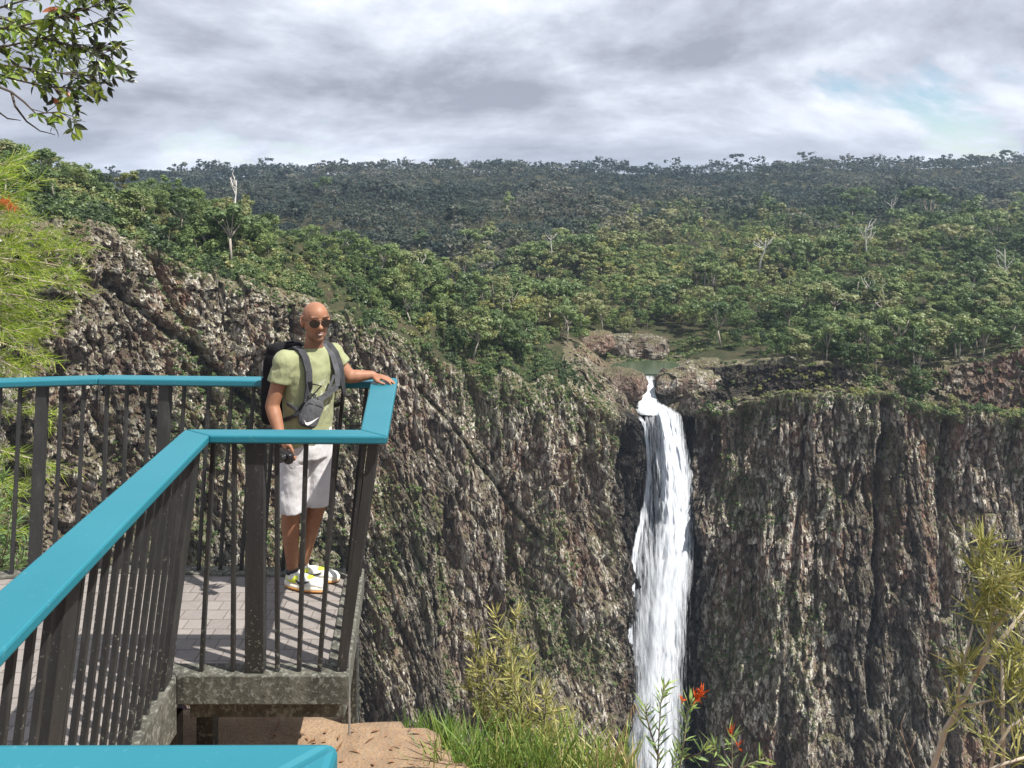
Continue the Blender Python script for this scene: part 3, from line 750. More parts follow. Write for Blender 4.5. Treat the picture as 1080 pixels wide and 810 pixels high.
print('TREES', n, 'near', int((tY < 800).sum()), 'mid', int(((tY >= 800) & (tY < 1500)).sum()), 'far', int((tY >= 1500).sum()))

def proto_mesh(kindname, seed, nq, size):
    C, R, limbs, r = tree_proto(kindname, seed)
    q, t = crown_quads(C, R, nq, size, r)
    return q, t, limbs

# --- individual trees: each kind built once with trunk and crown, then copied
ONE = []
for kn, name, seeds, nq, sz in (('gum', 'gum_tree', (1, 2, 3, 4), 1000, .040), ('bushy', 'bushy_tree', (11, 12, 13, 14, 15), 1900, .042), ('tall', 'slender_tree', (21, 22, 23), 800, .036)):
    for sd in seeds:
        q, t, limbs = proto_mesh(kn, sd, nq, sz)
        cm = np_mesh('crown', q, np.arange(len(q)).reshape(-1, 4), False, {'tint': ('FACE', t)}); cm.materials.append(LEAF_ONE)
        mb = MB()
        for l in limbs: mb.tube(*l)
        tm = mb.mesh('trunk', True); tm.materials.append(BARK)
        ONE.append((kn, name, cm, tm))
byk = {0: [p for p in ONE if p[0] == 'gum'], 1: [p for p in ONE if p[0] == 'bushy'], 2: [p for p in ONE if p[0] == 'tall']}
ADJ = {0: 'open crowned gum tree', 1: 'rounded bushy green tree', 2: 'slender narrow crowned tree'}
def zone_of(px, Y):
    if px < 200: return 'on the high ridge at the far left above the cliff'
    if px < 350: return 'on the ridge line above the man and the left cliff'
    if px < 520: return 'on the spur descending from the ridge toward the creek'
    if px < 700: return 'around the creek valley upstream of the waterfall'
    if px < 880: return 'on the slope right above the black overhanging rock band'
    return 'on the slope above the right hand cliff edge'
for i in np.nonzero(one)[0]:
    kn, name, cm, tm = byk[int(kind[i])][int(r0.integers(0, 99)) % len(byk[int(kind[i])])]
    root = empty(name, (tX[i], tY[i], tz[i])); root.rotation_euler = (0, 0, r0.uniform(0, 6.28))
    w = tH[i]*r0.uniform(.95, 1.4); root.scale = (w, w, tH[i])
    zn = zone_of(tpx[i], tY[i])
    tag(root, ADJ[int(kind[i])]+' '+zn, 'tree', name.replace('_', ' ')+'s '+zn)
    for nm, me in (('crown', cm), ('trunk', tm)):
        o = bpy.data.objects.new(nm, me); col.objects.link(o); o.parent = root

# --- all the other trees: one mass per belt
def mass(mask, nq, size, seeds_per_kind, name, label, leafm, trunk_every, tintbase):
    idx = np.nonzero(mask)[0]
    Vs = []; Ts = []; Bs = []; TV = []; r = np.random.default_rng(len(idx))
    for kk, kn in ((0, 'gum'), (1, 'bushy'), (2, 'tall')):
        ii = idx[kind[idx] == kk]
        if len(ii) == 0: continue
        sd = r.integers(0, seeds_per_kind, len(ii))
        for s in range(seeds_per_kind):
            j = ii[sd == s]
            if len(j) == 0: continue
            q, t, limbs = proto_mesh(kn, 100+kk*20+s, int(nq*(1.15 if kk == 1 else .8)), size)
            a = r.uniform(0, 2*math.pi, len(j)); ca, sa = np.cos(a), np.sin(a)
            w = tH[j]*r.uniform(.95, 1.45, len(j))
            x = q[None, :, 0]*ca[:, None]-q[None, :, 1]*sa[:, None]; y = q[None, :, 0]*sa[:, None]+q[None, :, 1]*ca[:, None]
            Vs.append(np.stack([x*w[:, None]+tX[j][:, None], y*w[:, None]+tY[j][:, None], q[None, :, 2]*tH[j][:, None]+tz[j][:, None]], 2).reshape(-1, 3).astype('f'))
            tb = tintbase(j, r)
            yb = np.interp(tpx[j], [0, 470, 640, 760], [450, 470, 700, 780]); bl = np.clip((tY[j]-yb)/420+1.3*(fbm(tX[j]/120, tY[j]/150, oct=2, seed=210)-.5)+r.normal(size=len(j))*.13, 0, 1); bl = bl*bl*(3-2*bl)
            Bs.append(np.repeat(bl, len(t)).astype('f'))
            Ts.append(np.clip(tb[:, None]+0.26*(t[None, :]-.5), 0, 1).ravel().astype('f'))
    # pale trunks and limbs that show through
    for i in idx[::trunk_every]:
        a = r.uniform(-.12, .12, 2)*tH[i]; w = .010*tH[i]*r.uniform(.8, 1.5)
        b = np.array([tX[i], tY[i]-.12*tH[i], tz[i]]); h = tH[i]*r.uniform(.55, .95); m = b+np.array([a[0]*.4, a[1]*.4, h*.55]); tp = b+np.array([a[0], a[1], h])
        br = m+np.array([r.uniform(-.2, .2)*tH[i], -.05*tH[i], h*.33])
        for p0, p1, w0, w1 in ((b, m, w, w*.75), (m, tp, w*.75, w*.3), (m, br, w*.6, w*.25)):
            TV += [p0-[w0, 0, 0], p0+[w0, 0, 0], p1+[w1, 0, 0], p1-[w1, 0, 0]]
            TV += [p0-[0, w0, 0], p0+[0, w0, 0], p1+[0, w1, 0], p1-[0, w1, 0]]
    V = np.concatenate(Vs); T = np.concatenate(Ts); B = np.concatenate(Bs); nl = len(T)
    if TV: V = np.concatenate([V, np.array(TV, 'f')]); T = np.concatenate([T, np.zeros(len(TV)//4, 'f')]); B = np.concatenate([B, np.zeros(len(TV)//4, 'f')])
    me = np_mesh(name, V, np.arange(len(V)).reshape(-1, 4), False, {'tint': ('FACE', T), 'belt': ('FACE', B)})
    me.materials.append(leafm); me.materials.append(BARK)
    mi = np.zeros(len(T), 'i'); mi[nl:] = 1; me.polygons.foreach_set('material_index', mi)
    o = link_mesh(name, me); tag(o, label, None, None, 'stuff')
rest = ~one
tb_near = lambda j, r: np.clip(.44+.22*np.exp(-((tpx[j]-590)/110)**2-((tY[j]-560)/90)**2)+.14*np.exp(-((tY[j]-600)/90)**2)+.9*(dry[j]-.5)+r.normal(size=len(j))*.24, 0, 1)  # tint raised around the middle belt, painting in its sunlit look
tb_mid = lambda j, r: np.clip(.54+1.1*(dry[j]-.5)+r.normal(size=len(j))*.2, 0, 1)
tb_far = lambda j, r: np.clip(.45+1.0*(dry[j]-.5)+r.normal(size=len(j))*.2, 0, 1)
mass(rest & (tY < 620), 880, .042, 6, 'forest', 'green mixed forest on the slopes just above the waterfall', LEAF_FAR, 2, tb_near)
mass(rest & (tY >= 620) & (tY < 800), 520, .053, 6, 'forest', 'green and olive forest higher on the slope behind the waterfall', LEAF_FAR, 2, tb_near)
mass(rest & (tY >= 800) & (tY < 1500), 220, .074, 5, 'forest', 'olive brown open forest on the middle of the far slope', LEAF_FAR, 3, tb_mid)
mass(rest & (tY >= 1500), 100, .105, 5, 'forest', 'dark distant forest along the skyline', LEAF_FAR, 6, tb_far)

# --- scrub on the steep slopes, the rim and the cliff ledges
def scrub():
    r = np.random.default_rng(77); pts = []; sz = []; tn = []
    # slopes between the rim and the forest
    n = 22000; px = r.uniform(-120, 1200, n); a, b, c = [col_interp(Yk[k], px) for k in range(3)]
    v = r.uniform(0, 2.15, n); Y = np.where(v < 1, a+(b-a)*v, b+(c-b)*np.minimum(v-1, 1)+np.maximum(v-2, 0)*60)
    den = fbm((px-CX)/F*Y/16, Y/16, oct=3, seed=301)
    left = np.interp(px, [-120, 330, 560, 620, 640, 735, 760, 1000, 1200], [.9, .95, .95, .6, .3, .3, .95, .95, .9])
    k = (r.random(n) < left*np.clip((den-.34)*4, .05, 1)) & ~((px > 636) & (px < 735) & (Y < 520)) & ~((px > 735) & (px < 900) & (v > .9) & (v < 2.05) & (r.random(n) > .12)) & ~((px > 1005) & (v > .85) & (v < 2.02) & (r.random(n) > .06))
    px, Y = px[k], Y[k]; z = ground(px, Y)
    pts.append(np.stack([(px-CX)/F*Y, Y, z], 1)); s = r.uniform(.8, 2.4, len(px))*(1+1.1*r.random(len(px))**5)*np.interp(px, [0, 400, 520, 640, 760], [1.3, 1.2, 1.0, .6, .8]); sz.append(s); tn.append(np.clip(.36+1.3*(fbm((px-CX)/F*Y/11, Y/11, oct=2, seed=305)-.5)+r.normal(size=len(px))*.22+np.interp(px, [760, 800, 900, 940], [0, .45, .45, 0]), 0, 1))
    n = 2600; px = r.uniform(600, 840, n); Y = r.uniform(499, 548, n)
    k = (fbm((px-CX)/F*Y/9, Y/9, oct=2, seed=303) > .42); px, Y = px[k], Y[k]
    pts.append(np.stack([(px-CX)/F*Y, Y, ground(px, Y)], 1)); sz.append(r.uniform(.8, 2.6, len(px))); tn.append(np.clip(.5+r.normal(size=len(px))*.25, 0, 1))
    # cliff faces
    m = CL['moss']*(1-np.clip(CL['wet_dark']*2, 0, 1))*np.clip(1.3-CL['T']/230, .2, 1)
    m = m*((CL['PX'] > -60) & (CL['PX'] < 1140) & (CL['T'] < 250))
    # prefer ledges: rock that sticks out more than what is above it
    dd = CL['d']; up = np.zeros_like(dd); up[4:] = dd[4:]-dd[:-4]
    m = m*np.clip(.35+up*.5, .05, 1.6)+.012*np.clip(up-1.2, 0, 1)*(CL['wet_dark'] < .2)*(CL['T'] < 250)*((CL['PX'] > -60) & (CL['PX'] < 1140))
    w = m.ravel(); w = w/w.sum(); ii = r.choice(len(w), 9500, p=w, replace=False)
    pts.append(np.stack([CL['X'].ravel()[ii], CL['Y'].ravel()[ii], CL['Z'].ravel()[ii]], 1)); sz.append(r.uniform(.45, 1.0, len(ii))*(1+1.6*r.random(len(ii))**4)); tn.append(np.clip(r.normal(size=len(ii))*.2+.45, 0, 1))
    p = np.concatenate(pts); s = np.concatenate(sz); t0 = np.concatenate(tn)
    Vs = []; Ts = []
    kindx = r.integers(0, 6, len(p))
    for k in range(6):
        j = np.nonzero(kindx == k)[0]
        C, R, limbs, rr = tree_proto('shrub', 400+k); q, t = crown_quads(C, R, 150, .20, rr)
        a = r.uniform(0, 6.28, len(j)); ca, sa = np.cos(a)[:, None], np.sin(a)[:, None]
        S = s[j][:, None]; x = q[None, :, 0]*ca-q[None, :, 1]*sa; y = q[None, :, 0]*sa+q[None, :, 1]*ca
        Vs.append(np.stack([x*S+p[j, 0][:, None], y*S+p[j, 1][:, None], (q[None, :, 2]*.95-.12)*S+p[j, 2][:, None]], 2).reshape(-1, 3).astype('f'))
        Ts.append(np.clip(t0[j][:, None]+.3*(t[None, :]-.5), 0, 1).ravel().astype('f'))
    V = np.concatenate(Vs); T = np.concatenate(Ts)
    me = np_mesh('shrubbery', V, np.arange(len(V)).reshape(-1, 4), False, {'tint': ('FACE', T)})
    o = link_mesh('shrubbery', me, LEAF_MASS); tag(o, 'low green scrub clinging to the cliff ledges and steep slopes', None, None, 'stuff')
scrub()

# --- bleached dead trees that stand out of the canopy
def dead_tree(label, px, py_base, py_top, Y, seed, spread=.3, w=.028):
    r = np.random.default_rng(seed); b = P(px, py_base, Y); H = (py_base-py_top)/F*Y
    mb = MB(); z = lambda a: b+Vector((a[0]*H, a[1]*H, a[2]*H))
    sw = r.normal(size=2)*.06
    trunk = [(0, 0, -.1), (sw[0]*.3, 0, .3), (sw[0], sw[1], .62), (sw[0]*1.2+.02, sw[1], 1.0)]
    mb.tube([z(p) for p in trunk], [w*H, w*.8*H, w*.5*H, w*.15*H], 7)
    for i in range(r.integers(5, 8)):
        t = r.uniform(.35, .85); o = np.array([np.interp(t, [0, .3, .62, 1], [p[0] for p in trunk]), np.interp(t, [0, .3, .62, 1], [p[1] for p in trunk]), t])
        d = np.array([r.choice([-1, 1])*r.uniform(.5, 1)*spread, r.uniform(-.5, .5)*spread, r.uniform(.08, .34)])
        k = o+d*.5+r.normal(size=3)*.03; e = o+d+np.array([0, 0, .05]); e2 = e+np.array([r.uniform(-.08, .08), 0, r.uniform(.05, .14)])
        mb.tube([z(o), z(k), z(e), z(e2)], [w*.42*H, w*.34*H, w*.22*H, w*.08*H], 5)
        mb.tube([z(k), z(k+np.array([r.uniform(-.1, .1), 0, .14]))], [w*.2*H, w*.07*H], 4)
    o = mb.build('dead_tree', DEADWOOD, None, True); settle(o, b); tag(o, label, 'dead tree')
dead_tree('tall white dead trunk standing on the ridge above the man', 247, 232, 190, 372, 1, .14, .035)
dead_tree('twisted white dead tree on the ridge left of the creek valley', 440, 312, 272, 440, 2, .25)
dead_tree('white dead tree with forked arms above the creek at the foot of the slope', 801, 284, 252, 640, 3, .4, .035)
dead_tree('white dead tree with raised branches in the middle of the right slope', 914, 270, 238, 720, 4, .3, .032)
dead_tree('leaning pale dead tree just over the forest edge on the right', 921, 342, 300, 560, 5, .3, .032)
dead_tree('small white dead tree high on the right slope under the skyline', 940, 228, 210, 1000, 6, .35, .035)
dead_tree('bare grey dead tree near the right edge of the photo above the cliff', 1062, 300, 262, 600, 8, .3, .03)
dead_tree('pale dead tree on the dark slope left of centre', 582, 268, 248, 700, 9, .35, .032)

# ------------------------------------------------------------------ air
def haze():
    mb = MB(); mb.box((0, 600, -176), (6400, 6400, 640))
    m = bpy.data.materials.new('haze'); m.use_nodes = True; nt = m.node_tree; nt.nodes.clear()
    out = nt.nodes.new('ShaderNodeOutputMaterial'); v = nt.nodes.new('ShaderNodeVolumePrincipled')
    v.inputs['Color'].default_value = (0.62, 0.79, 1.0, 1); v.inputs['Density'].default_value = 0.00006; v.inputs['Anisotropy'].default_value = 0.2
    nt.links.new(v.outputs[0], out.inputs['Volume'])
    tag(mb.build('haze', m), 'thin blue haze filling the gorge and the distance', None, None, 'stuff')
haze()
# ------------------------------------------------------------------ the near bank
DECK = -2.42; RAIL = -1.20
def near_ground():
    xs = np.concatenate([np.linspace(-16, -5, 23), np.linspace(-4.9, 3, 100), np.linspace(3.1, 14, 28)])
    ys = np.concatenate([np.linspace(-14, 0, 29), np.linspace(0.08, 6.5, 110), np.linspace(6.7, 30, 40)])
    X, Y = np.meshgrid(xs, ys)
    edge = np.interp(X, [-16, -4.5, -3.2, -2.2, -.42, -.30, .2, 1.5, 14], [11, 8, 6.2, 5.1, 4.88, 4.62, 4.35, 3.9, 3.6])
    edge = edge+.05*(fbm(X*3, Y*0, oct=3, seed=1)-.5)*2
    top = np.interp(Y, [-14, .9, 1.2, 2.6, 4.0, 12], [-1.62, -1.65, -1.75, -2.95, -3.16, -3.3])
    top = np.where(X < -3, np.minimum(top, -2.9-np.clip(Y-4, 0, 9)*.42), top)
    top = np.minimum(top, np.where((X < -1.2) & (X > -5.2) & (Y > .6), -2.95, 9))
    d = np.clip(Y-edge, 0, 99)
    z = top-np.minimum(d*6, .28)-np.clip(d-.05, 0, 99)*1.5+.05*(fbm(X*2, Y*2, oct=4, seed=2)-.5)+np.clip(d, 0, 4)*.35*(fbm(X*.7, Y*.7, oct=3, seed=4)-.5)
    nx, ny = len(xs), len(ys); i = (np.arange(ny-1)[:, None]*nx+np.arange(nx-1)[None, :]).ravel()
    me = np_mesh('ground', np.stack([X.ravel(), Y.ravel(), z.ravel()], 1), np.stack([i, i+1, i+nx+1, i+nx], 1), True)
    m, nt, b, out = new_mat('bare_earth'); n = NT(nt); c = n.coord()
    f = n.noise(c, 5, 8, 0.7); g = n.noise(c, 60, 5, 0.7); v = n.vor(c, 38)
    base = n.ramp(f, [(0.3, (0.19, 0.115, 0.065)), (0.55, (0.34, 0.225, 0.135)), (0.75, (0.44, 0.31, 0.20))])
    base = n.mix(n.ramp(g, [(0.45, 0.0), (0.62, 0.75)]), base, (.23,.18,.13))
    base = n.mix(n.ramp(v, [(0.10, 0.8), (0.22, 0.0)]), base, (0.16, 0.08, 0.04))
    n.set(b.inputs['Base Color'], base); b.inputs['Roughness'].default_value = .95
    nt.links.new(n.bump(n.math('ADD', g, f), .8, .02), b.inputs['Normal'])
    tag(link_mesh('ground', me, m), 'bare brown earth bank under the lookout', None, None, 'structure')
    return lambda x, y: float(z[np.abs(ys-y).argmin(), np.abs(xs-x).argmin()])
GZ = near_ground()

# ------------------------------------------------------------------ lookout platform
def paint_mat():
    m, nt, b, out = new_mat('turquoise_paint'); n = NT(nt); c = n.coord()
    f = n.noise(c, 3, 6, .6); g = n.noise(c, 45, 5, .7)
    base = n.mix(n.ramp(f, [(.3, 0.0), (.7, 1.0)]), (0.014, 0.142, 0.187), (0.019, 0.157, 0.205))
    base = n.mix(n.ramp(g, [(.61, 0.0), (.70, .55)]), base, (0.085, 0.235, 0.275))
    n.set(b.inputs['Base Color'], base); b.inputs['Roughness'].default_value = .42; b.inputs['Specular IOR Level'].default_value = .4
    nt.links.new(n.bump(g, .06, .004), b.inputs['Normal']); return m
def iron_mat(name, spots):
    """weathered dark grey paint with grey green lichen spots"""
    m, nt, b, out = new_mat(name); n = NT(nt); c = n.coord(); cz = n.coord(scale=(1, 1, .3))
    f = n.noise(cz, 14, 6, .65); sx = nt.nodes.new('ShaderNodeSeparateXYZ'); nt.links.new(c, sx.inputs[0])
    low = n.math('MULTIPLY', n.math('SUBTRACT', DECK+.42, sx.outputs[2]), .16, True)
    sp = n.math('ADD', n.noise(c, 52, 6, .68), low); sp2 = n.noise(c, 90, 4, .6)
    base = n.ramp(f, [(.3, (.016, .017, .017)), (.55, (.024, .024, .024)), (.78, (.048, .048, .044))])
    base = n.mix(n.ramp(sp, [(spots, 0.0), (spots+.05, .85)]), base, (.15, .155, .125))
    base = n.mix(n.ramp(sp2, [(.69, 0.0), (.72, .8)]), base, (.32, .32, .29))
    n.set(b.inputs['Base Color'], base); b.inputs['Roughness'].default_value = .55
    nt.links.new(n.bump(sp, .25, .004), b.inputs['Normal']); return m
def concrete_mat():
    m, nt, b, out = new_mat('stained_concrete'); n = NT(nt); c = n.coord(); cz = n.coord(scale=(1, 1, .25))
    f = n.noise(cz, 9, 7, .68); g = n.noise(c, 34, 7, .68); h = n.noise(c, 120, 3, .6)
    base = n.ramp(f, [(.3, (.030, .029, .024)), (.5, (.072, .07, .055)), (.72, (.15, .145, .12))])
    base = n.mix(n.ramp(g, [(.52, 0.0), (.60, .7)]), base, (.22, .222, .195))
    base = n.mix(n.ramp(g, [(.34, .8), (.42, 0.0)]), base, (.02, .02, .017))
    n.set(b.inputs['Base Color'], base); b.inputs['Roughness'].default_value = .9
    nt.links.new(n.bump(n.math('ADD', g, n.math('MULTIPLY', h, .5)), .5, .008), b.inputs['Normal']); return m
def paver_mat():
    m, nt, b, out = new_mat('pavers'); n = NT(nt)
    c = n.coord(loc=(.03, .02, 0))
    br = nt.nodes.new('ShaderNodeTexBrick'); nt.links.new(c, br.inputs['Vector'])
    br.inputs['Scale'].default_value = 1.0; br.inputs['Brick Width'].default_value = .125; br.inputs['Row Height'].default_value = .104
    br.inputs['Mortar Size'].default_value = .0035; br.inputs['Mortar Smooth'].default_value = .3; br.inputs['Bias'].default_value = 0
    br.offset = .5; br.offset_frequency = 2
    br.inputs['Color1'].default_value = (.165, .148, .141, 1); br.inputs['Color2'].default_value = (.215, .193, .182, 1); br.inputs['Mortar'].default_value = (.075, .060, .048, 1)
    g = n.noise(c, 30, 5, .65); s = n.noise(c, 3.5, 4, .6)
    base = n.mix(n.ramp(g, [(.35, .0), (.7, .4)]), br.outputs[0], (.27, .24, .215))
    base = n.mix(n.ramp(s, [(.5, .0), (.7, .35)]), base, (.085, .075, .066))
    n.set(b.inputs['Base Color'], base); b.inputs['Roughness'].default_value = .85
    h = n.math('SUBTRACT', n.math('MULTIPLY', g, .25), br.outputs['Fac'])
    nt.links.new(n.bump(h, .5, .006), b.inputs['Normal']); return m
PAINT = paint_mat(); IRON = iron_mat('weathered_iron', .70); IRON_OLD = iron_mat('lichened_iron', .635); CONC = concrete_mat(); PAVE = paver_mat()

plat = empty('viewing_platform', (-2.2, 4.0, DECK))
tag(plat, 'cliff edge viewing platform of grey pavers with turquoise topped black balustrade', 'viewing platform')
# deck outline (outer edge of the kerb), anticlockwise seen from above
dk = [(-1.405, 0.7), (-1.683, 4.09), (-.82, 4.09), (-.955, 5.27), (-2.75, 5.34), (-3.4, 5.22), (-4.9, 4.9), (-4.9, 0.7)]
def inset(poly, d):
    n = len(poly); out = []
    for i in range(n):
        p = Vector((*poly[i], 0)); a = (Vector((*poly[i-1], 0))-p).normalized(); b = (Vector((*poly[(i+1) % n], 0))-p).normalized()
        # inward normals for an anticlockwise outline
        n1 = Vector((a.y, -a.x, 0)); n2 = Vector((-b.y, b.x, 0)); bi = (n1+n2).normalized(); k = d/max(.3, bi.dot(n1))
        q = p+bi*k; out.append((q.x, q.y))
    return out
area = sum(dk[i][0]*dk[(i+1) % len(dk)][1]-dk[(i+1) % len(dk)][0]*dk[i][1] for i in range(len(dk)))
if area < 0: dk = dk[::-1]
inn = inset(dk, .115)
mb = MB(); mb.hexa([Vector((x, y, DECK-.12)) for x, y in inn], [Vector((x, y, DECK-.008)) for x, y in inn])
mb.build('deck', PAVE, plat, fix=True)
mb = MB(); nn = len(dk)
for i in range(nn):
    j = (i+1) % nn
    a, b, c, d = dk[i], dk[j], inn[j], inn[i]
    # tiny joints between the kerb lengths
    mb.hexa([Vector((*q, DECK-.142)) for q in (a, b, c, d)], [Vector((*q, DECK+.004)) for q in (a, b, c, d)])
mb.build('kerb', CONC, plat, fix=True, bevel=.006)
# bearers under the slab
mb = MB(); 
mb.box((-1.27, 4.300, DECK-.142-.075), (.80, .15, .148))
mb.build('bearer', CONC, plat, bevel=.005)
mb = MB(); mb.box((-1.76, 2.4, DECK-.142-.075), (.15, 3.4, .148)); mb.build('bearer', CONC, plat, bevel=.005)
mb = MB(); mb.box((-1.12, 4.75, DECK-.142-.075), (.12, .86, .148)); mb.build('bearer', CONC, plat, bevel=.005)
mb = MB(); mb.box((-3.2, 4.9, DECK-.142-.075), (3.0, .15, .148)); mb.build('bearer', CONC, plat, bevel=.005)
for x, y in ((-1.78, 4.26), (-1.68, 4.5), (-.98, 4.95), (-3.0, 5.0), (-4.4, 4.6), (-1.8, 2.0), (-4.4, 1.4)):
    mb = MB(); mb.box((x, y, (DECK-.29+GZ(x, y)-.3)/2), (.09, .09, abs(DECK-.29-GZ(x, y)+.3))); mb.build('support_leg', IRON, plat, bevel=.004)
mb = MB(); mb.tube([(-.835, 4.16, DECK+.25), (-.828, 4.155, DECK-.33)], .006, 6); mb.build('drain_pipe', simple('galvanised', (.45, .46, .47), (.35, .36, .37), 20, .4, metal=.7), plat)

# handrail: each straight length a mitred board with rounded edges
def rail_len(o0, o1, i0, i1, name='handrail', parent=plat, th=.042, z=RAIL):
    mb = MB(); q = [o0, o1, i1, i0]
    mb.hexa([Vector((x, y, z-th)) for x, y in q], [Vector((x, y, z)) for x, y in q])
    return mb.build(name, PAINT, parent, fix=True, bevel=.009)
# outer / inner corner points of the rail, going round from the near end of the walkway
RO = [(-1.235, 0.95), (-1.508, 4.062), (-.618, 4.045), (-.748, 5.335), (-2.72, 5.43), (-3.36, 5.335), (-4.95, 5.05)]
RI = [(-1.452, 0.95), (-1.672, 4.172), (-.775, 4.165), (-.905, 5.215), (-2.70, 5.31), (-3.33, 5.215), (-4.92, 4.93)]
# (the inside of the bend at the walkway is the outside of the railing there)
for k in range(6):
    rail_len(RO[k], RO[k+1], RI[k], RI[k+1])
def rmid(k, t): 
    a = [(RO[k][0]+RI[k][0])/2, (RO[k][1]+RI[k][1])/2]; b = [(RO[k+1][0]+RI[k+1][0])/2, (RO[k+1][1]+RI[k+1][1])/2]
    return Vector((a[0]+(b[0]-a[0])*t, a[1]+(b[1]-a[1])*t, RAIL-.040))
def uprights(k, ts_top, foot, post=(), w=.022, pw=.085, mat=IRON):
    """balusters and posts of rail length k; foot(t) gives the point on the kerb"""
    a = rmid(k, 0); b = rmid(k, 1); side = (b-a).normalized()
    for i, t in enumerate(ts_top):
        isp = i in post
        mb = MB(); f = foot(t); tp = rmid(k, t)
        if isp: mb.bar(f, tp, pw, .05, side)
        else: mb.bar(f, tp, w, w, side)
        mb.build('post' if isp else 'baluster', mat, plat, bevel=.003)
    # flat strip under the board that the balusters are welded to
    mb = MB(); mb.bar(rmid(k, .004)+Vector((0, 0, -.006)), rmid(k, .996)+Vector((0, 0, -.006)), .05, .012, Vector((0, 0, 1)).cross(side)); mb.build('rail_flat', mat, plat)
L_ = lambda a, b: (lambda t: Vector((a[0]+(b[0]-a[0])*t, a[1]+(b[1]-a[1])*t, DECK+.002)))
# front panel, measured in the photograph: pixel columns of the tops and of the feet
tops = [225, 247, 270, 292, 323, 354, 385]; feet = [212.6, 245.8, 269.5, 292.7, 315.5, 337, 357.5]
fx0, fx1 = (212.6-CX)/F*4.13, (357.5-CX)/F*4.13
tt = [(((x-CX)/F*4.11)-rmid(1, 0).x)/(rmid(1, 1).x-rmid(1, 0).x) for x in tops]
footmap = dict(zip(tt, feet))
uprights(1, tt, lambda t: Vector(((footmap[t]-CX)/F*4.135, 4.135, DECK+.002)), (2,), pw=.095, mat=IRON_OLD)
# corner post pairs, right side panel
uprights(2, [.02, .13, .24, .35, .46, .57, .68, .79, .90, .985], L_((-.865, 4.14), (-.985, 5.20)), (0, 9), pw=.07, mat=IRON)
# far panels
def nseq(L, d): return [(i+.5)*d/L for i in range(int(L/d))]
uprights(3, [.06, .14, .22, .30, .376, .454, .532, .612, .70, .766, .825, .904, .975], L_((-.95, 5.235), (-2.70, 5.275)), (9,), pw=.072)
uprights(4, [.16, .37, .55, .76, .95], L_((-2.71, 5.27), (-3.335, 5.165)), (2,), pw=.066)
uprights(5, nseq(1.6, .15), L_((-3.335, 5.16), (-4.86, 4.89)), (5,), pw=.07)
# walkway panel, seen almost along its length
n_w = 28
uprights(0, [((.985-i*.0352)) for i in range(n_w)], L_((-1.475, .95), (-1.722, 4.06)), (0, 12, 24), w=.024, pw=.11, mat=IRON_OLD)

# --- the lookout's nearer railing, just under the camera
near = empty('guard_railing', (-.6, .85, -1.65)); tag(near, 'turquoise topped guard railing closest to the camera at the bottom edge', 'railing')
zr = -.60; y1 = .893; x1 = (357-CX)/F*y1
rail_len((-1.05, y1), (x1, y1+.003), (-1.05, y1-.16), (x1-.16, y1-.16), 'handrail', near, .042, zr)
rail_len((x1, y1+.003), (x1-.01, -.9), (x1-.16, y1-.16), (x1-.17, -.9), 'handrail', near, .042, zr)
for x, y in [(-1.0+.13*i, y1-.08) for i in range(6)]+[(x1-.085, y1-.22-.13*i) for i in range(11)]:
    mb = MB(); mb.bar((x, y, -1.66), (x, y, zr-.04), .022, .022); mb.build('baluster', IRON, near)
for x, y in ((x1-.08, y1-.08), (-1.02, y1-.08), (x1-.09, -.85)):
    mb = MB(); mb.bar((x, y, -1.66), (x, y, zr-.04), .07, .07); mb.build('post', IRON, near)
# ------------------------------------------------------------------ the man at the rail
MAN = Vector((-1.275, 5.05, DECK))
def W(x, y, z): return MAN+Vector((x, y, z))
FT = Vector((.80, -.60, 0)); LT = Vector((.60, .80, 0))       # torso: forward, to his left
FH = Vector((.50, -.865, -.05)).normalized(); LH = Vector((.865, .50, 0)).normalized(); UH = LH.cross(FH)*-1
if UH.z < 0: UH = -UH
def remesh(o, vox, smooth=4, fac=.5):
    m = o.modifiers.new('remesh', 'REMESH'); m.mode = 'VOXEL'; m.voxel_size = vox; m.use_smooth_shade = True
    s = o.modifiers.new('smooth', 'SMOOTH'); s.iterations = smooth; s.factor = fac
    return o
def wrinkle(o, st, sc, seed):
    t = bpy.data.textures.new('folds', 'CLOUDS'); t.noise_scale = sc; t.noise_depth = 2
    d = o.modifiers.new('folds', 'DISPLACE'); d.texture = t; d.strength = st; d.mid_level = .5; d.texture_coords = 'LOCAL'
def ring_tube(mb, rings, n=28):
    """rings of (centre, half width along LT, half depth along FT)"""
    vs = []; fs = []
    for c, rx, ry in rings:
        for j in range(n):
            t = 2*math.pi*j/n; cx, sx = math.cos(t), math.sin(t)
            e = .82
            vs.append(c+LT*rx*math.copysign(abs(cx)**e, cx)+FT*ry*math.copysign(abs(sx)**e, sx))
    for i in range(len(rings)-1):
        for j in range(n): fs.append((i*n+j, i*n+(j+1) % n, (i+1)*n+(j+1) % n, (i+1)*n+j))
    fs.append(tuple(reversed(range(n)))); fs.append(tuple(range((len(rings)-1)*n, len(rings)*n)))
    mb.add(vs, fs)

J = dict(
    pel=W(0, 0, .93), hipR=W(-.055, -.070, .90), hipL=W(.055, .070, .90),
    knR=W(-.078, -.055, .50), anR=W(-.082, -.01, .085), knL=W(.066, .045, .50), anL=W(-.045, .075, .085),
    shR=W(-.095, -.135, 1.405), elR=W(-.165, -.155, 1.150), wrR=W(-.088, -.235, .975),
    shL=W(.135, .115, 1.405), elL=W(.245, .115, 1.265), wrL=W(.385, .150, 1.268),
    neck=W(.040, -.005, 1.44), head=W(.066, -.030, 1.642))
man = empty('person', MAN); tag(man, 'bald man in sunglasses, green t-shirt and white shorts with one hand on the rail', 'person')

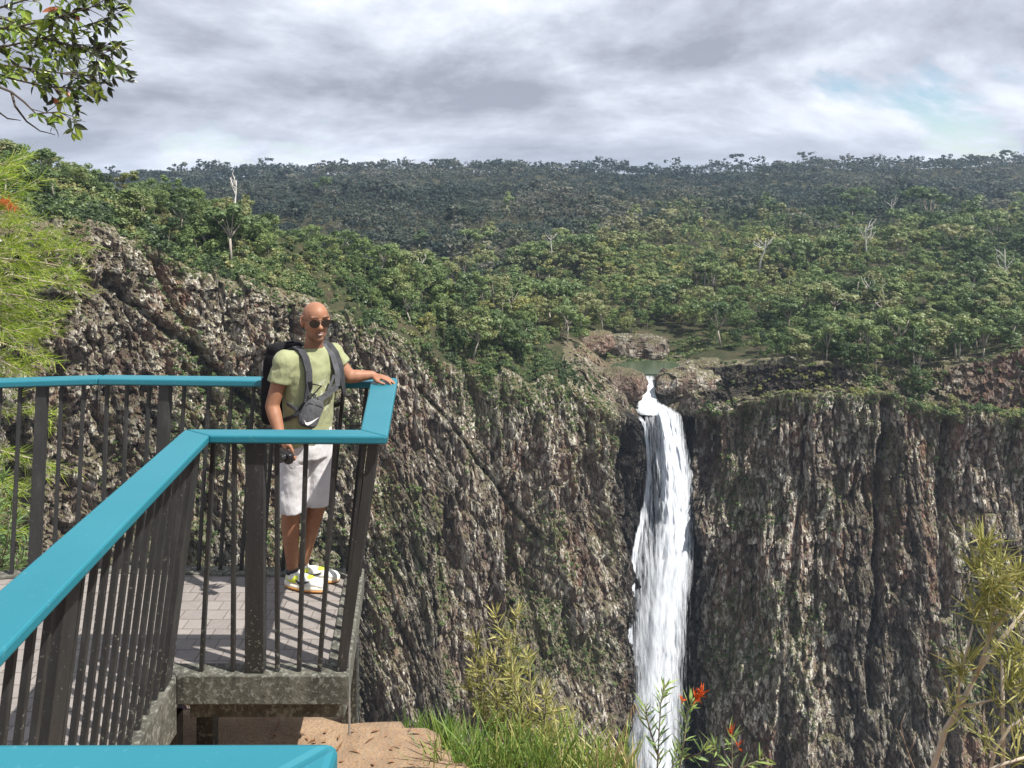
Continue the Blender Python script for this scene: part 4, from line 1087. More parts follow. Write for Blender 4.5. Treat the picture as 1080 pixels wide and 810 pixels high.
def skin_mat():
    m, nt, b, out = new_mat('skin'); n = NT(nt); c = n.coord()
    f = n.noise(c, 30, 5, .6); g = n.noise(c, 7, 3, .5)
    base = n.mix(n.ramp(f, [(.35, .0), (.65, 1.0)]), (.240, .120, .070), (.290, .150, .090))
    base = n.mix(n.math('MULTIPLY', g, .35), base, (.37, .145, .085))
    # short stubble on jaw and chin
    geo = nt.nodes.new('ShaderNodeNewGeometry'); d = nt.nodes.new('ShaderNodeVectorMath'); d.operation = 'DISTANCE'
    nt.links.new(geo.outputs['Position'], d.inputs[0]); jc = J['head']+FH*.050-Vector((0, 0, .105)); d.inputs[1].default_value = jc
    st = n.math('MULTIPLY', n.ramp(d.outputs['Value'], [(.045, .65), (.085, 0.0)]), n.ramp(n.noise(c, 400, 2, .5), [(.35, .4), (.6, 1.0)]), True)
    base = n.mix(st, base, (.10, .06, .045))
    n.set(b.inputs['Base Color'], base); b.inputs['Roughness'].default_value = .52; b.inputs['Specular IOR Level'].default_value = .3
    b.inputs['Subsurface Weight'].default_value = .08; b.inputs['Subsurface Radius'].default_value = (.012, .005, .003); b.inputs['Subsurface Scale'].default_value = 1.0
    nt.links.new(n.bump(n.noise(c, 160, 3, .5), .08, .002), b.inputs['Normal']); return m
SKIN = skin_mat()

mb = MB()
ring_tube(mb, [(W(0, 0, .84), .15, .10), (W(0, 0, .93), .155, .105), (W(.01, 0, 1.06), .142, .10), (W(.022, 0, 1.2), .158, .105), (W(.033, 0, 1.33), .168, .100), (W(.04, 0, 1.405), .148, .080), (W(.04, 0, 1.455), .075, .06)])
mb.capsule([J['neck']-Vector((0, 0, .02)), J['neck']+Vector((.012, -.012, .06)), J['head']-Vector((0, 0, .06))], [.064, .057, .056], 18)
h = J['head']
def hp(f, l, u): return h+FH*f+LH*l+UH*u
RH = Matrix((LH, FH, UH)).transposed()
# skull, face, jaw, chin, brow, nose, ears, lips
mb.ball(hp(-.012, 0, .026), (.0775, .098, .088), 28, 18, RH); mb.ball(hp(.010, 0, .040), (.068, .080, .072), 24, 16, RH)
mb.ball(hp(.018, 0, -.022), (.0695, .078, .080), 24, 16, RH)
mb.ball(hp(.030, 0, -.068), (.058, .060, .052), 22, 14, RH)
mb.ball(hp(.072, 0, -.098), (.030, .021, .021), 14, 10, RH)
mb.ball(hp(.078, .030, .030), (.026, .012, .010), 12, 8, RH); mb.ball(hp(.078, -.030, .030), (.026, .012, .010), 12, 8, RH)
mb.capsule([hp(.086, 0, .016), hp(.098, 0, -.010), hp(.108, 0, -.026)], [.009, .011, .013], 12)
mb.ball(hp(.096, .013, -.028), (.010, .012, .009), 10, 8, RH); mb.ball(hp(.096, -.013, -.028), (.010, .012, .009), 10, 8, RH)
mb.ball(hp(.060, .040, -.018), (.022, .026, .022), 12, 8, RH); mb.ball(hp(.060, -.040, -.018), (.022, .026, .022), 12, 8, RH)
for sgn in (-1, 1):
    for a in range(7):
        t = math.pi*(.15+.95*a/6); mb.ball(hp(-.012-.016*math.cos(t*0+a*.9-1.2)*.5, sgn*(.080+.008*math.sin(a/6*3.14)), .026-.052*a/6), (.009, .013, .010), 8, 6, RH)
mb.ball(hp(.086, 0, -.058), (.022, .010, .006), 12, 8, RH); mb.ball(hp(.083, 0, -.073), (.019, .011, .007), 12, 8, RH)
# legs
for s in 'RL':
    hip, kn, an = J['hip'+s], J['kn'+s], J['an'+s]
    back = -FT*.012
    mb.capsule([hip, hip.lerp(kn, .5), kn], [.088, .074, .056], 18)
    mb.capsule([kn, kn.lerp(an, .28)+back, kn.lerp(an, .6)+back*.6, kn.lerp(an, .88), an, an-Vector((0, 0, .03))], [.055, .056, .046, .036, .036, .036], 18)
# arms
for s in 'RL':
    sh, el, wr = J['sh'+s], J['el'+s], J['wr'+s]
    mb.capsule([sh, sh.lerp(el, .45), el], [.056, .047, .042], 16)
    d = (wr-el).normalized()
    mb.capsule([el, el.lerp(wr, .3), el.lerp(wr, .75), wr], [.042, .042, .032, .027], 16)
def hand(wr, axis, across, nrm, curl, thumb_side, spread=.0, length=1.0, thumb_curl=.3):
    """palm and five fingers; axis = wrist to knuckles, across = towards the little finger, nrm = back of the hand"""
    axis = axis.normalized(); across = (across-axis*across.dot(axis)).normalized(); nrm = axis.cross(across)*(1 if axis.cross(across).dot(nrm) > 0 else -1)
    R = Matrix((across, axis, nrm)).transposed()
    mb.ball(wr+axis*.050, (.041, .055, .0175), 18, 12, R); mb.ball(wr+axis*.018, (.028, .034, .021), 14, 10, R)
    for k, (o, ln) in enumerate(((-.031, .070), (-.0105, .078), (.0105, .073), (.030, .058))):
        p = wr+axis*(.088-.010*abs(k-1.2))+across*o; pts = [wr+axis*.055+across*o*.8, p]; a = 0.0
        dirv = (axis+across*spread*(k-1.5)).normalized()
        for q, fr in enumerate((.45, .31, .24)):
            a += curl[q]; d = dirv*math.cos(a)-nrm*math.sin(a); p = p+d*ln*fr*length; pts.append(p)
        mb.capsule(pts, [.0105, .0105, .0095, .0088, .0075], 10)
    p0 = wr+axis*.022+across*(-.030)*thumb_side-nrm*.006; d1 = (axis*.72-across*.75*thumb_side-nrm*.22).normalized()
    p1 = p0+d1*.036; d2 = (d1*.8+axis*.55+across*thumb_curl*thumb_side).normalized(); p2 = p1+d2*.030; p3 = p2+(d2+across*thumb_curl*thumb_side).normalized()*.024
    mb.capsule([p0, p1, p2, p3], [.0155, .0125, .0108, .0085], 10)
# left hand lies on the corner of the handrail, fingers over its top
hand(J['wrL']+Vector((.004, 0, -.006)), Vector((1, -.16, -.14)), Vector((-.1, -1, 0))*-1, Vector((0, 0, 1)), (.20, .28, .25), 1, .07)
# right hand hangs and holds a compact camera
hand(J['wrR']+Vector((.002, -.004, -.008)), Vector((.30, -.14, -.93)), Vector((-.75, .65, -.1)), Vector((-.72, -.68, 0)), (.35, .75, .5), 1, .03, 1.0, .5)
body = mb.build('body', SKIN, man, True); remesh(body, .0052, 5)

# face pieces
DARK = simple('black_plastic', (.012, .012, .013), (.02, .02, .022), 30, .3)
mb = MB(); mb.ball(hp(.0955, 0, -.0655), (.0175, .005, .0032), 14, 8, RH); mb.build('teeth', simple('tooth_white', (.55, .52, .47), None, 30, .3), man, True)
def lip_mat(): return simple('lip', (.20, .080, .058), (.17, .07, .05), 60, .5)
mb = MB(); pts = [hp(.0965-.012*(t*t), .0265*t, -.0590+.005*t*t) for t in (-1, -.6, -.2, .2, .6, 1)]; mb.tube(pts, [.002, .0042, .005, .005, .0042, .002], 8)
pts = [hp(.0955-.012*(t*t), .0255*t, -.0725+.011*t*t) for t in (-1, -.6, -.2, .2, .6, 1)]; mb.tube(pts, [.002, .005, .006, .006, .005, .002], 8)
mb.build('lips', lip_mat(), man, True)
m, nt, b, out = new_mat('dark_lens'); b.inputs['Base Color'].default_value = (.006, .006, .007, 1); b.inputs['Roughness'].default_value = .06; b.inputs['Specular IOR Level'].default_value = .6
sg = MB()
for sgn in (-1, 1):
    c = hp(.1005, sgn*.0355, .0045); vs = []; N = 26
    Rl = (FH*.96+LH*sgn*.28).normalized(); Ll = UH.cross(Rl) if True else LH
    for k in range(N):
        t = 2*math.pi*k/N; x = .0325*math.cos(t); y = .0280*math.sin(t)
        if y > 0: y *= .72
        if y < 0: x *= 1-.10*(abs(y)/.028); x += -sgn*0.0
        vs.append(c+Ll*x+UH*y)
    sg.hexa([v-Rl*.0025 for v in vs], [v+Rl*.0025 for v in vs])
gl = sg.build('sunglasses', m, man, fix=True)
fr = MB()
METAL = simple('dark_metal', (.05, .05, .05), (.08, .075, .07), 40, .3, metal=.8)
fr.tube([hp(.1035, -.009, .016), hp(.107, 0, .019), hp(.1035, .009, .016)], .0018, 6); fr.tube([hp(.104, -.012, .022), hp(.107, 0, .0235), hp(.104, .012, .022)], .0014, 6)
for sgn in (-1, 1): fr.tube([hp(.092, sgn*.062, .020), hp(.060, sgn*.078, .020), hp(-.002, sgn*.083, .018), hp(-.022, sgn*.083, .002)], .002, 6)
fo = link_mesh('glasses_frame', fr.mesh('glasses_frame', True), METAL, gl)

mb = MB()
for sgn in (-1, 1): mb.tube([hp(.1000, sgn*.014, .0335), hp(.0985, sgn*.034, .0385), hp(.086, sgn*.054, .033)], [.0035, .0042, .002], 6)
mb.build('eyebrow', simple('eyebrow_hair', (.03, .02, .016), None, 60, .8), man, True)
def cloth(name, c1, c2, bump=.5, scale=9, pattern=None, sheen=.12):
    m, nt, b, out = new_mat(name); n = NT(nt); c = n.coord(); cz = n.coord(scale=(1, 1, .45), rot=(.3, .2, .4))
    f = n.noise(cz, scale, 4, .55, .8); w = n.noise(c, 260, 2, .5)
    base = n.mix(n.ramp(f, [(.35, 0.0), (.65, 1.0)]), c1, c2)
    if pattern: base = pattern(n, c, base)
    n.set(b.inputs['Base Color'], base); b.inputs['Roughness'].default_value = .9; b.inputs['Specular IOR Level'].default_value = .15
    b.inputs['Sheen Weight'].default_value = sheen
    nt.links.new(n.bump(n.math('ADD', f, n.math('MULTIPLY', w, .08)), bump, .03), b.inputs['Normal']); return m
def print_pattern(n, c, base):
    nt = n.nt; geo = nt.nodes.new('ShaderNodeNewGeometry'); d = nt.nodes.new('ShaderNodeVectorMath'); d.operation = 'DISTANCE'
    nt.links.new(geo.outputs['Position'], d.inputs[0]); d.inputs[1].default_value = W(.03, 0, 1.18)+FT*.12+Vector((.03, -.02, 0))
    f = n.noise(c, 34, 4, .6)
    k = n.math('MULTIPLY', n.ramp(d.outputs['Value'], [(.08, 1.0), (.13, 0.0)]), n.ramp(f, [(.52, 0.0), (.56, .8)]), True)
    return n.mix(k, base, (.52, .54, .42))
SHIRT = cloth('green_cotton', (.240, .258, .138), (.285, .298, .168), .55, 9, print_pattern)
mb = MB()
ring_tube(mb, [(W(0, 0, .895), .172, .122), (W(0, 0, .96), .170, .122), (W(.01, 0, 1.06), .160, .118), (W(.022, 0, 1.2), .174, .122), (W(.033, 0, 1.33), .182, .115), (W(.04, 0, 1.410), .160, .092), (W(.042, -.004, 1.462), .082, .074), (W(.043, -.006, 1.478), .070, .068)])
for s, t, rr in (('R', .46, (.074, .073, .072)), ('L', .55, (.074, .068, .066))):
    sh, el = J['sh'+s], J['el'+s]; e = sh.lerp(el, t)
    mb.ball(sh+Vector((0, 0, .002)), .074, 18, 12); mb.tube([sh.lerp(W(.04, 0, 1.40), .5), sh, sh.lerp(el, t*.5), e], [.072, .074, rr[1], rr[2]], 20)
shirt = mb.build('t_shirt', SHIRT, man, True); remesh(shirt, .0075, 4); wrinkle(shirt, .022, .10, 3)

SHORTS = cloth('white_cotton', (.50, .49, .505), (.57, .56, .57), .6, 8)
mb = MB()
ring_tube(mb, [(W(0, 0, .80), .160, .115), (W(0, 0, .88), .168, .122), (W(0, 0, .975), .160, .116)])
for s in 'RL':
    hip, kn = J['hip'+s], J['kn'+s]
    mb.tube([hip+Vector((0, 0, -.02)), hip.lerp(kn, .5), Vector((hip.lerp(kn, .93).x, hip.lerp(kn, .93).y, DECK+.487))], [.098, .091, .090], 22)
sh_ = mb.build('shorts', SHORTS, man, True); remesh(sh_, .0075, 3); wrinkle(sh_, .020, .11, 5)
mb = MB(); a = W(.06, -.11, .70); 
# pocket flap seam
# shoes
def shoe(s, heel, d):
    d = Vector((d[0], d[1], 0)).normalized(); sd = Vector((-d.y, d.x, 0)); up = Vector((0, 0, 1)); R = Matrix((d, sd, up)).transposed()
    q = lambda f, l, z: heel+d*f+sd*l+up*z
    mb = MB()
    mb.ball(q(.045, 0, .055), (.048, .034, .042), 18, 12, R); mb.ball(q(.115, 0, .052), (.062, .037, .037), 18, 12, R)
    mb.ball(q(.185, 0, .042), (.066, .042, .030), 18, 12, R); mb.ball(q(.235, 0, .036), (.046, .038, .024), 18, 12, R)
    mb.tube([q(.050, 0, .06), q(.046, 0, .098)], [.042, .040], 18)
    o = mb.build('shoe', cloth('shoe_knit', (.66, .66, .62), (.74, .74, .70), .2, 40), man, True); remesh(o, .005, 3)
    ms = MB(); n = 24; prof = []
    for k in range(n):
        t = 2*math.pi*k/n; f = .138+.150*math.cos(t); w = .046*math.sin(t)*(1.0+.12*math.cos(t)); prof.append((f, w))
    ms.hexa([q(f, w, .002) for f, w in prof], [q(f*1.0, w*.98, .030+.010*abs(f-.12)*3) for f, w in prof])
    link_mesh('sole', ms.mesh('sole', True), simple('pale_foam', (.74, .66, .52), (.78, .70, .58), 10, .6), o)
    mo = MB(); mo.hexa([q(f*.99+.001, w*1.0, 0) for f, w in prof], [q(f, w*1.03, .012) for f, w in prof]); link_mesh('outsole', mo.mesh('outsole', True), simple('orange_rubber', (.66, .30, .07), None, 10, .6), o)
    my = MB()
    for sg_ in (-1, 1):   # neon panel on the heel and over the laces
        my.ball(q(.060, sg_*.022, .060), (.050, .016, .026), 14, 8, R)
    my.ball(q(.155, 0, .070), (.040, .020, .012), 12, 8, R)
    link_mesh('neon_panel', my.mesh('neon_panel', True), simple('neon_yellow', (.60, .68, .04), (.66, .72, .06), 20, .6), o)
    # curved tick mark on the outer side
    mk = MB(); pts = []
    for sg_ in (-1, 1):
        pl = [(.085, .062, .0025), (.100, .047, .007), (.120, .042, .0085), (.150, .052, .005), (.185, .068, .0012)]
        for i in range(len(pl)-1):
            f0, z0, w0 = pl[i]; f1, z1, w1 = pl[i+1]; l0 = .0415 if f0 > .1 else .0385; l1 = .0415 if f1 > .1 else .0385
            lo = [q(f0, sg_*l0, z0-w0), q(f1, sg_*l1, z1-w1), q(f1, sg_*l1, z1+w1), q(f0, sg_*l0, z0+w0)]
            mk.hexa(lo, [v-sd*sg_*.006 for v in lo])
    link_mesh('logo_mark', mk.mesh('logo_mark'), DARK, o)
    so_ = MB(); so_.tube([q(.046, 0, .085), q(.044, 0, .112)], [.0405, .039], 18); link_mesh('sock', so_.mesh('sock', True), DARK, man)
shoe('R', J['anR']+Vector((-.040, .006, -.085)), (.965, -.26))
shoe('L', J['anL']+Vector((-.045, .0, -.085)), (.99, -.06))

# wristband-free; backpack, sling pouch and camera are things of their own
FAB = cloth('black_nylon', (.007, .007, .008), (.013, .013, .015), .5, 14, None, 0.0); STRAPM = cloth('charcoal_webbing', (.035, .036, .04), (.055, .056, .062), .3, 30, None, 0.0); GREY = cloth('grey_webbing', (.060, .062, .068), (.085, .087, .094), .3, 40)
bpk = empty('backpack', W(-.13, .10, .95)); tag(bpk, 'black backpack worn on the back of the bald man', 'backpack')
bc = W(.02, 0, 1.225)-FT*.205-LT*.015
def bp(f, l, u): return bc+FT*f+LT*l+Vector((0, 0, u))
RB = Matrix((LT, FT, Vector((0, 0, 1)))).transposed()
def rbox(mb, c, size, n=12, m=8, e=.45, rot=RB):
    t = MB(); t.ball((0, 0, 0), 1.0, 28, 18)
    vs = []
    for v in t.v:
        q = Vector([math.copysign(abs(a)**e, a) for a in v]); vs.append(Vector(c)+rot @ Vector((q.x*size[0]/2, q.y*size[1]/2, q.z*size[2]/2)))
    mb.add(vs, t.f)
mb = MB(); rbox(mb, bp(0, 0, 0), (.28, .17, .47)); rbox(mb, bp(.0, 0, .19), (.24, .15, .14)); mb.build('pack_body', FAB, bpk, True)
mb = MB(); rbox(mb, bp(-.095, 0, -.07), (.22, .07, .26)); mb.build('front_pocket', FAB, bpk, True)
mb = MB(); rbox(mb, bp(.02, -.145, -.14), (.04, .13, .17)); mb.build('side_pocket', FAB, bpk, True)
mb = MB(); rbox(mb, bp(.02, .145, -.14), (.04, .13, .17)); mb.build('side_pocket', FAB, bpk, True)
mb = MB(); mb.tube([bp(-.09, -.10, .17), bp(-.115, -.02, .10), bp(-.11, .06, .17)], .004, 6); mb.tube([bp(-.05, -.141, .16), bp(-.06, -.144, -.02)], .003, 6); mb.build('zip', GREY, bpk, True)
mb = MB(); mb.tube([bp(.05, -.03, .225), bp(.03, -.03, .262), bp(.03, .03, .262), bp(.05, .03, .225)], .008, 8, flat=(1, .6)); mb.build('grab_handle', FAB, bpk, True)
def strap(mb, pts, w, th=.006, nrmf=None):
    """flat webbing along points; nrm gives the outward direction"""
    pts = [Vector(p) for p in pts]
    for i in range(len(pts)-1):
        a, b = pts[i], pts[i+1]; na, nb_ = nrmf[i], nrmf[i+1]; d = (b-a).normalized()
        sa = d.cross(na).normalized(); sb = d.cross(nb_).normalized(); wa = w[i] if hasattr(w, '__len__') else w; wb = w[i+1] if hasattr(w, '__len__') else w
        lo = [a-sa*wa/2, b-sb*wb/2, b+sb*wb/2, a+sa*wa/2]
        mb.hexa(lo, [p+n*th for p, n in zip(lo, (na.normalized(), nb_.normalized(), nb_.normalized(), na.normalized()))])
Z = Vector((0, 0, 1))
tc = W(.03, 0, 1.3)
for sgn in (-1, 1):
    s0 = sgn*.105
    P_ = lambda f, l, z: W(.035, 0, z)+FT*f+LT*l
    pts = [P_(-.125, s0*.8, 1.40), P_(-.075, s0, 1.462), P_(-.02, s0*1.02, 1.483), P_(.035, s0*1.05, 1.470), P_(.080, s0*1.10, 1.425), P_(.112, s0*1.15, 1.36), P_(.126, s0*1.22, 1.27), P_(.120, s0*1.38, 1.18), P_(.065, s0*1.66, 1.10), P_(-.04, s0*1.68, 1.055), P_(-.13, s0*1.2, 1.04)]
    nr = [-FT+Z, -FT*.5+Z, Z, Z+FT*.4, Z+FT, FT+Z*.4, FT+LT*sgn*.1, FT+LT*sgn*.4, FT*.6+LT*sgn, LT*sgn, -FT*.3+LT*sgn]
    mb = MB(); strap(mb, pts, [.042, .046, .048, .048, .048, .047, .042, .030, .022, .020, .020], .012, nr)
    mb.build('shoulder_strap', STRAPM, bpk)
mb = MB()
P_ = lambda f, l, z: W(.035, 0, z)+FT*f+LT*l
mb.box(P_(.136, -.125, 1.285), (.03, .02, .035)); mb.tube([P_(.137, -.125, 1.29), P_(.150, -.05, 1.265), P_(.137, -.128, 1.20)], .006, 6)
mb.tube([P_(.133, -.135, 1.22), P_(.128, -.15, 1.12), P_(.115, -.16, 1.05)], .006, 6)
mb.build('buckle', DARK, bpk)

pou = empty('sling_pouch', W(.07, -.13, 1.0)); tag(pou, 'small grey sling pouch with a white tick logo on the chest of the man', 'pouch')
pn = (FT*.75+Vector((.0, -1, 0))*.55+Z*.10).normalized(); pr = Z.cross(pn)*1.0
if pr.x < 0: pr = -pr
pr = pr.normalized(); pu = pn.cross(pr)
if pu.z < 0: pu = -pu
rot = math.radians(-24); u2 = (pu*math.cos(rot)-pr*math.sin(rot)); r2 = (pr*math.cos(rot)+pu*math.sin(rot))
pc = P(328, 436, 4.875); RP = Matrix((r2, pn, u2)).transposed()
mb = MB(); rbox(mb, pc, (.122, .050, .168), e=.5, rot=RP); mb.build('pouch_body', GREY, pou, True)
mb = MB(); rbox(mb, pc+pn*.022-u2*.012, (.104, .025, .122), e=.4, rot=RP); mb.build('pocket', GREY, pou, True)
mb = MB(); mb.tube([pc+pn*.029+u2*.050-r2*.055, pc+pn*.032+u2*.056, pc+pn*.029+u2*.050+r2*.055], .0026, 6); mb.build('zip', DARK, pou, True)
# white tick
WHITE = simple('white_print', (.82, .82, .82), None, 30, .5)
mb = MB(); pl = [(-.040, .012, .002), (-.034, -.006, .006), (-.020, -.013, .0085), (.004, -.006, .006), (.024, .004, .0035), (.046, .016, .0008)]
for i in range(len(pl)-1):
    x0, y0, w0 = pl[i]; x1_, y1_, w1 = pl[i+1]
    q = lambda x, y: pc+pn*.0355+pr*(x-.012)+pu*(y-.040)
    lo = [q(x0, y0-w0), q(x1_, y1_-w1), q(x1_, y1_+w1), q(x0, y0+w0)]; mb.hexa(lo, [v+pn*.0015 for v in lo])
mb.build('logo_mark', WHITE, pou)
mb = MB()
top = [pc+u2*.085+r2*.02-pn*.005, P_(.150, .075, 1.24), P_(.135, .085, 1.33), P_(.098, .080, 1.42), P_(.03, .070, 1.487), P_(-.05, .06, 1.46), P_(-.10, .03, 1.38)]
strap(mb, top, [.036, .040, .042, .040, .038, .036, .036], .004, [pn, FT, FT+Z*.2, FT+Z*.6, Z, -FT+Z, -FT])
bot = [pc-u2*.03-r2*.064, P_(.125, -.09, 1.10), P_(.09, -.165, 1.13), P_(.0, -.183, 1.16), P_(-.10, -.12, 1.2)]
strap(mb, [pc+u2*.06-r2*.045, P_(.148, -.01, 1.2), P_(.140, .055, 1.31)], [.02, .02, .02], .004, [pn, FT, FT]); 
strap(mb, bot, [.022]*5, .004, [pn, FT-LT*.3, FT-LT, -LT, -LT-FT])
mb.build('strap', GREY, pou)

cp = J['wrR']+Vector((.045, -.075, -.075))
camr = empty('compact_camera', cp+Vector((0, 0, -.05))); tag(camr, 'small black camera held low in the right hand of the bald man', 'camera')
RC = Matrix.Rotation(math.radians(-35), 3, 'Z') @ Matrix.Rotation(math.radians(12), 3, 'Y')
mb = MB(); rbox(mb, cp, (.115, .042, .068), e=.35, rot=RC); mb.build('camera_body', DARK, camr, True)
mb = MB(); mb.tube([cp+RC @ Vector((.01, -.018, 0)), cp+RC @ Vector((.01, -.048, 0))], [.027, .025], 18); mb.build('lens', DARK, camr)
mb = MB(); st = [cp+RC @ Vector((-.058, 0, .02)), W(-.10, -.26, .93), W(-.11, -.235, .985), W(-.07, -.22, .99), cp+RC @ Vector((-.058, 0, .02))]; mb.tube(st, .005, 6); mb.build('wrist_strap', FAB, camr, True)
# ------------------------------------------------------------------ plants on the near bank
random.seed(11)
def rv(s=1.0): return Vector((random.uniform(-1, 1), random.uniform(-1, 1), random.uniform(-1, 1)))*s
OLIVE = leaf_mat('narrow_leaves', [(0, (0.093, 0.116, 0.034)), (.4, (0.209, 0.232, 0.070)), (.7, (0.364, 0.349, 0.116)), (1, (0.512, 0.449, 0.186))], trans=.35)
LIME = leaf_mat('soft_lime_leaves', [(0, (0.088, 0.166, 0.021)), (.4, (0.201, 0.324, 0.038)), (.7, (0.359, 0.473, 0.052)), (1, (0.525, 0.578, 0.105))], trans=.45)
GLOSS = leaf_mat('glossy_leaves', [(0, (0.029, 0.035, 0.020)), (.35, (0.051, 0.065, 0.026)), (.5, (0.080, 0.123, 0.026)), (.7, (0.152, 0.239, 0.032)), (.9, (0.275, 0.341, 0.051)), (.97, (0.348, 0.145, 0.072)), (1, (0.362, 0.123, 0.058))], rough=.35, trans=.3)
GRASSM = leaf_mat('grass_blades', [(0, (0.072, 0.136, 0.029)), (.45, (0.168, 0.264, 0.048)), (.75, (0.304, 0.344, 0.096)), (.9, (0.464, 0.400, 0.176)), (1, (0.576, 0.464, 0.240))], trans=.4)
TWIG = simple('grey_twig', (.20, .165, .13), (.11, .085, .065), 12, .85)
PALETWIG = simple('pale_twig', (.46, .39, .31), (.32, .265, .20), 12, .85)
DARKTWIG = simple('dark_twig', (.045, .034, .028), (.08, .06, .05), 20, .8)
FLAME = leaf_mat('flame_red_tips', [(0, (0.437, 0.052, 0.014)), (.6, (0.575, 0.115, 0.023)), (1, (0.598, 0.310, 0.034))], trans=.35)
SILVER = leaf_mat('grey_green_leaves', [(0, (0.076, 0.145, 0.068)), (.5, (0.162, 0.264, 0.102)), (1, (0.340, 0.433, 0.119))], trans=.35)

def whorl(mb, p, axis, n, ln, wd, tint, spread=(.35, 1.0), bend=.25):
    axis = Vector(axis).normalized()
    for i in range(n):
        d = axis*random.uniform(*spread)+rv().normalized()*random.uniform(.55, 1.0)
        mb.blade(p-axis*ln*random.uniform(-.15, .75)+rv(ln*.10), d, ln*random.uniform(.6, 1.3), wd*random.uniform(.8, 1.2), random.uniform(-.1, bend), min(1, max(0, tint+random.uniform(-.25, .25))))
def leafy_stem(lv, st, pts, r0, r1, n_nodes, per, ln, wd, tint=.55, start=.25, tip=10, updir=.5):
    """a stem with narrow leaves all the way up and a tuft at the tip"""
    pts = [Vector(p) for p in pts]; k = len(pts)
    st.tube(pts, [r0+(r1-r0)*i/(k-1) for i in range(k)], 6)
    for i in range(n_nodes):
        t = start+(1-start)*i/n_nodes; a = t*(k-1); j = min(int(a), k-2); p = pts[j].lerp(pts[j+1], a-j); ax = (pts[j+1]-pts[j]).normalized()
        for q in range(per):
            rad = rv(); rad = (rad-ax*rad.dot(ax)).normalized()
            lv.blade(p, rad+ax*random.uniform(updir*.6, updir*1.6), ln*random.uniform(.7, 1.15)*(1-.25*t), wd, random.uniform(-.05, .25), min(1, max(0, tint+.2*(t-.5)+random.uniform(-.25, .25))))
    whorl(lv, pts[-1], pts[-1]-pts[-2], tip, ln*.75, wd, tint+.2, (.5, 1.3))
def path(p0, p1, sag=.0, n=5, wob=.01):
    p0, p1 = Vector(p0), Vector(p1); L = (p1-p0).length; out = []
    for i in range(n):
        t = i/(n-1); p = p0.lerp(p1, t)+Vector((0, 0, sag*L*math.sin(math.pi*t)))
        out.append(p+rv(wob*L) if 0 < i < n-1 else p)
    return out

# --- olive narrow-leaved bush below the deck
Y = 5.5
t = empty('narrow_leaved_bush', P(552, 830, Y)); tag(t, 'olive narrow leaved bush beyond the bare earth edge below the waterfall view', 'bush')
lv, st = MB(), MB(); base = P(552, 835, Y)
tipsB = [(522, 645, 5.5), (546, 646, 5.45), (500, 672, 5.55), (534, 668, 5.4), (510, 700, 5.35), (556, 690, 5.55), (575, 728, 5.4), (598, 757, 5.45), (585, 745, 5.7), (492, 722, 5.5), (540, 712, 5.3), (562, 740, 5.3), (605, 785, 5.5), (525, 735, 5.3), (505, 750, 5.4), (575, 770, 5.2), (548, 765, 5.25), (520, 690, 5.6), (590, 775, 5.25), (538, 690, 5.6), (500, 700, 5.45)]
for (x, y, yy) in tipsB:
    e = P(x, y, yy); b = base+Vector((random.uniform(-.14, .14), random.uniform(-.1, .1), 0)); m = b.lerp(e, .5)+Vector((random.uniform(-.05, .05), 0, .03))
    leafy_stem(lv, st, [b, m, m.lerp(e, .5)+rv(.015), e], .006, .0025, 15, 4, .13, .010, .58, .28, 12, .75)
lv.build('leaves', OLIVE, t); st.build('stems', TWIG, t, True)

# --- pale stemmed shrub at the right edge
Y = 3.6
t = empty('pale_stemmed_shrub', P(985, 850, Y)); tag(t, 'tall pale stemmed shrub with tufts of narrow leaves at the right edge', 'shrub')
lv, st = MB(), MB()
def stem(pl, r0, r1): 
    pts = [P(*q) for q in pl]; k = len(pts); st.tube(pts, [r0+(r1-r0)*i/(k-1) for i in range(k)], 8); return pts
stem([(975, 880, 3.6), (984, 810, 3.6), (997, 770, 3.58), (1012, 745, 3.56), (1034, 704, 3.54), (1056, 674, 3.52), (1085, 640, 3.5)], .013, .007)
stem([(1058, 890, 3.45), (1058, 780, 3.45), (1057, 696, 3.45)], .009, .007)
stem([(1030, 712, 3.54), (1038, 690, 3.5), (1045, 668, 3.48), (1050, 640, 3.46), (1052, 600, 3.44)], .009, .003)
stem([(1010, 746, 3.56), (1012, 715, 3.54), (1020, 685, 3.5), (1026, 660, 3.5)], .006, .004)
stem([(1012, 745, 3.56), (1030, 742, 3.5), (1052, 737, 3.46)], .006, .004)
stem([(1045, 668, 3.48), (1060, 650, 3.45), (1075, 625, 3.42)], .006, .003)
stem([(1040, 830, 3.4), (1050, 790, 3.4), (1066, 766, 3.4), (1090, 750, 3.4)], .007, .005)
stem([(1036, 815, 3.3), (1060, 805, 3.3), (1090, 796, 3.3)], .006, .005)
tips = [(1040, 572, 3.46, 70), (1030, 600, 3.5, 55), (1052, 590, 3.44, 60), (1062, 612, 3.42, 50), (1040, 625, 3.46, 60), (1055, 632, 3.45, 60), (1030, 640, 3.48, 45), (1068, 640, 3.42, 55), (1078, 600, 3.42, 50), (1045, 655, 3.46, 40),
        (1020, 698, 3.5, 45), (1012, 705, 3.5, 30), (1062, 690, 3.45, 55), (1078, 685, 3.45, 60), (1068, 715, 3.45, 45), (1082, 725, 3.42, 50), (1050, 735, 3.44, 22), (1004, 735, 3.52, 22), (1015, 748, 3.5, 14), (1075, 755, 3.4, 30), (1045, 780, 3.4, 22), (1085, 770, 3.4, 40), (1072, 795, 3.3, 20), (1050, 610, 3.4, 50)]
for (x, y, yy, n) in tips:
    p = P(x, y, yy)
    whorl(lv, p, Vector((random.uniform(-.5, .3), -.2, .8)), int(n*.75), .118, .0070, .62, (.2, 1.2), .35)
lv.build('leaves', OLIVE, t); st.build('stems', PALETWIG, t, True)
t = MB(); 
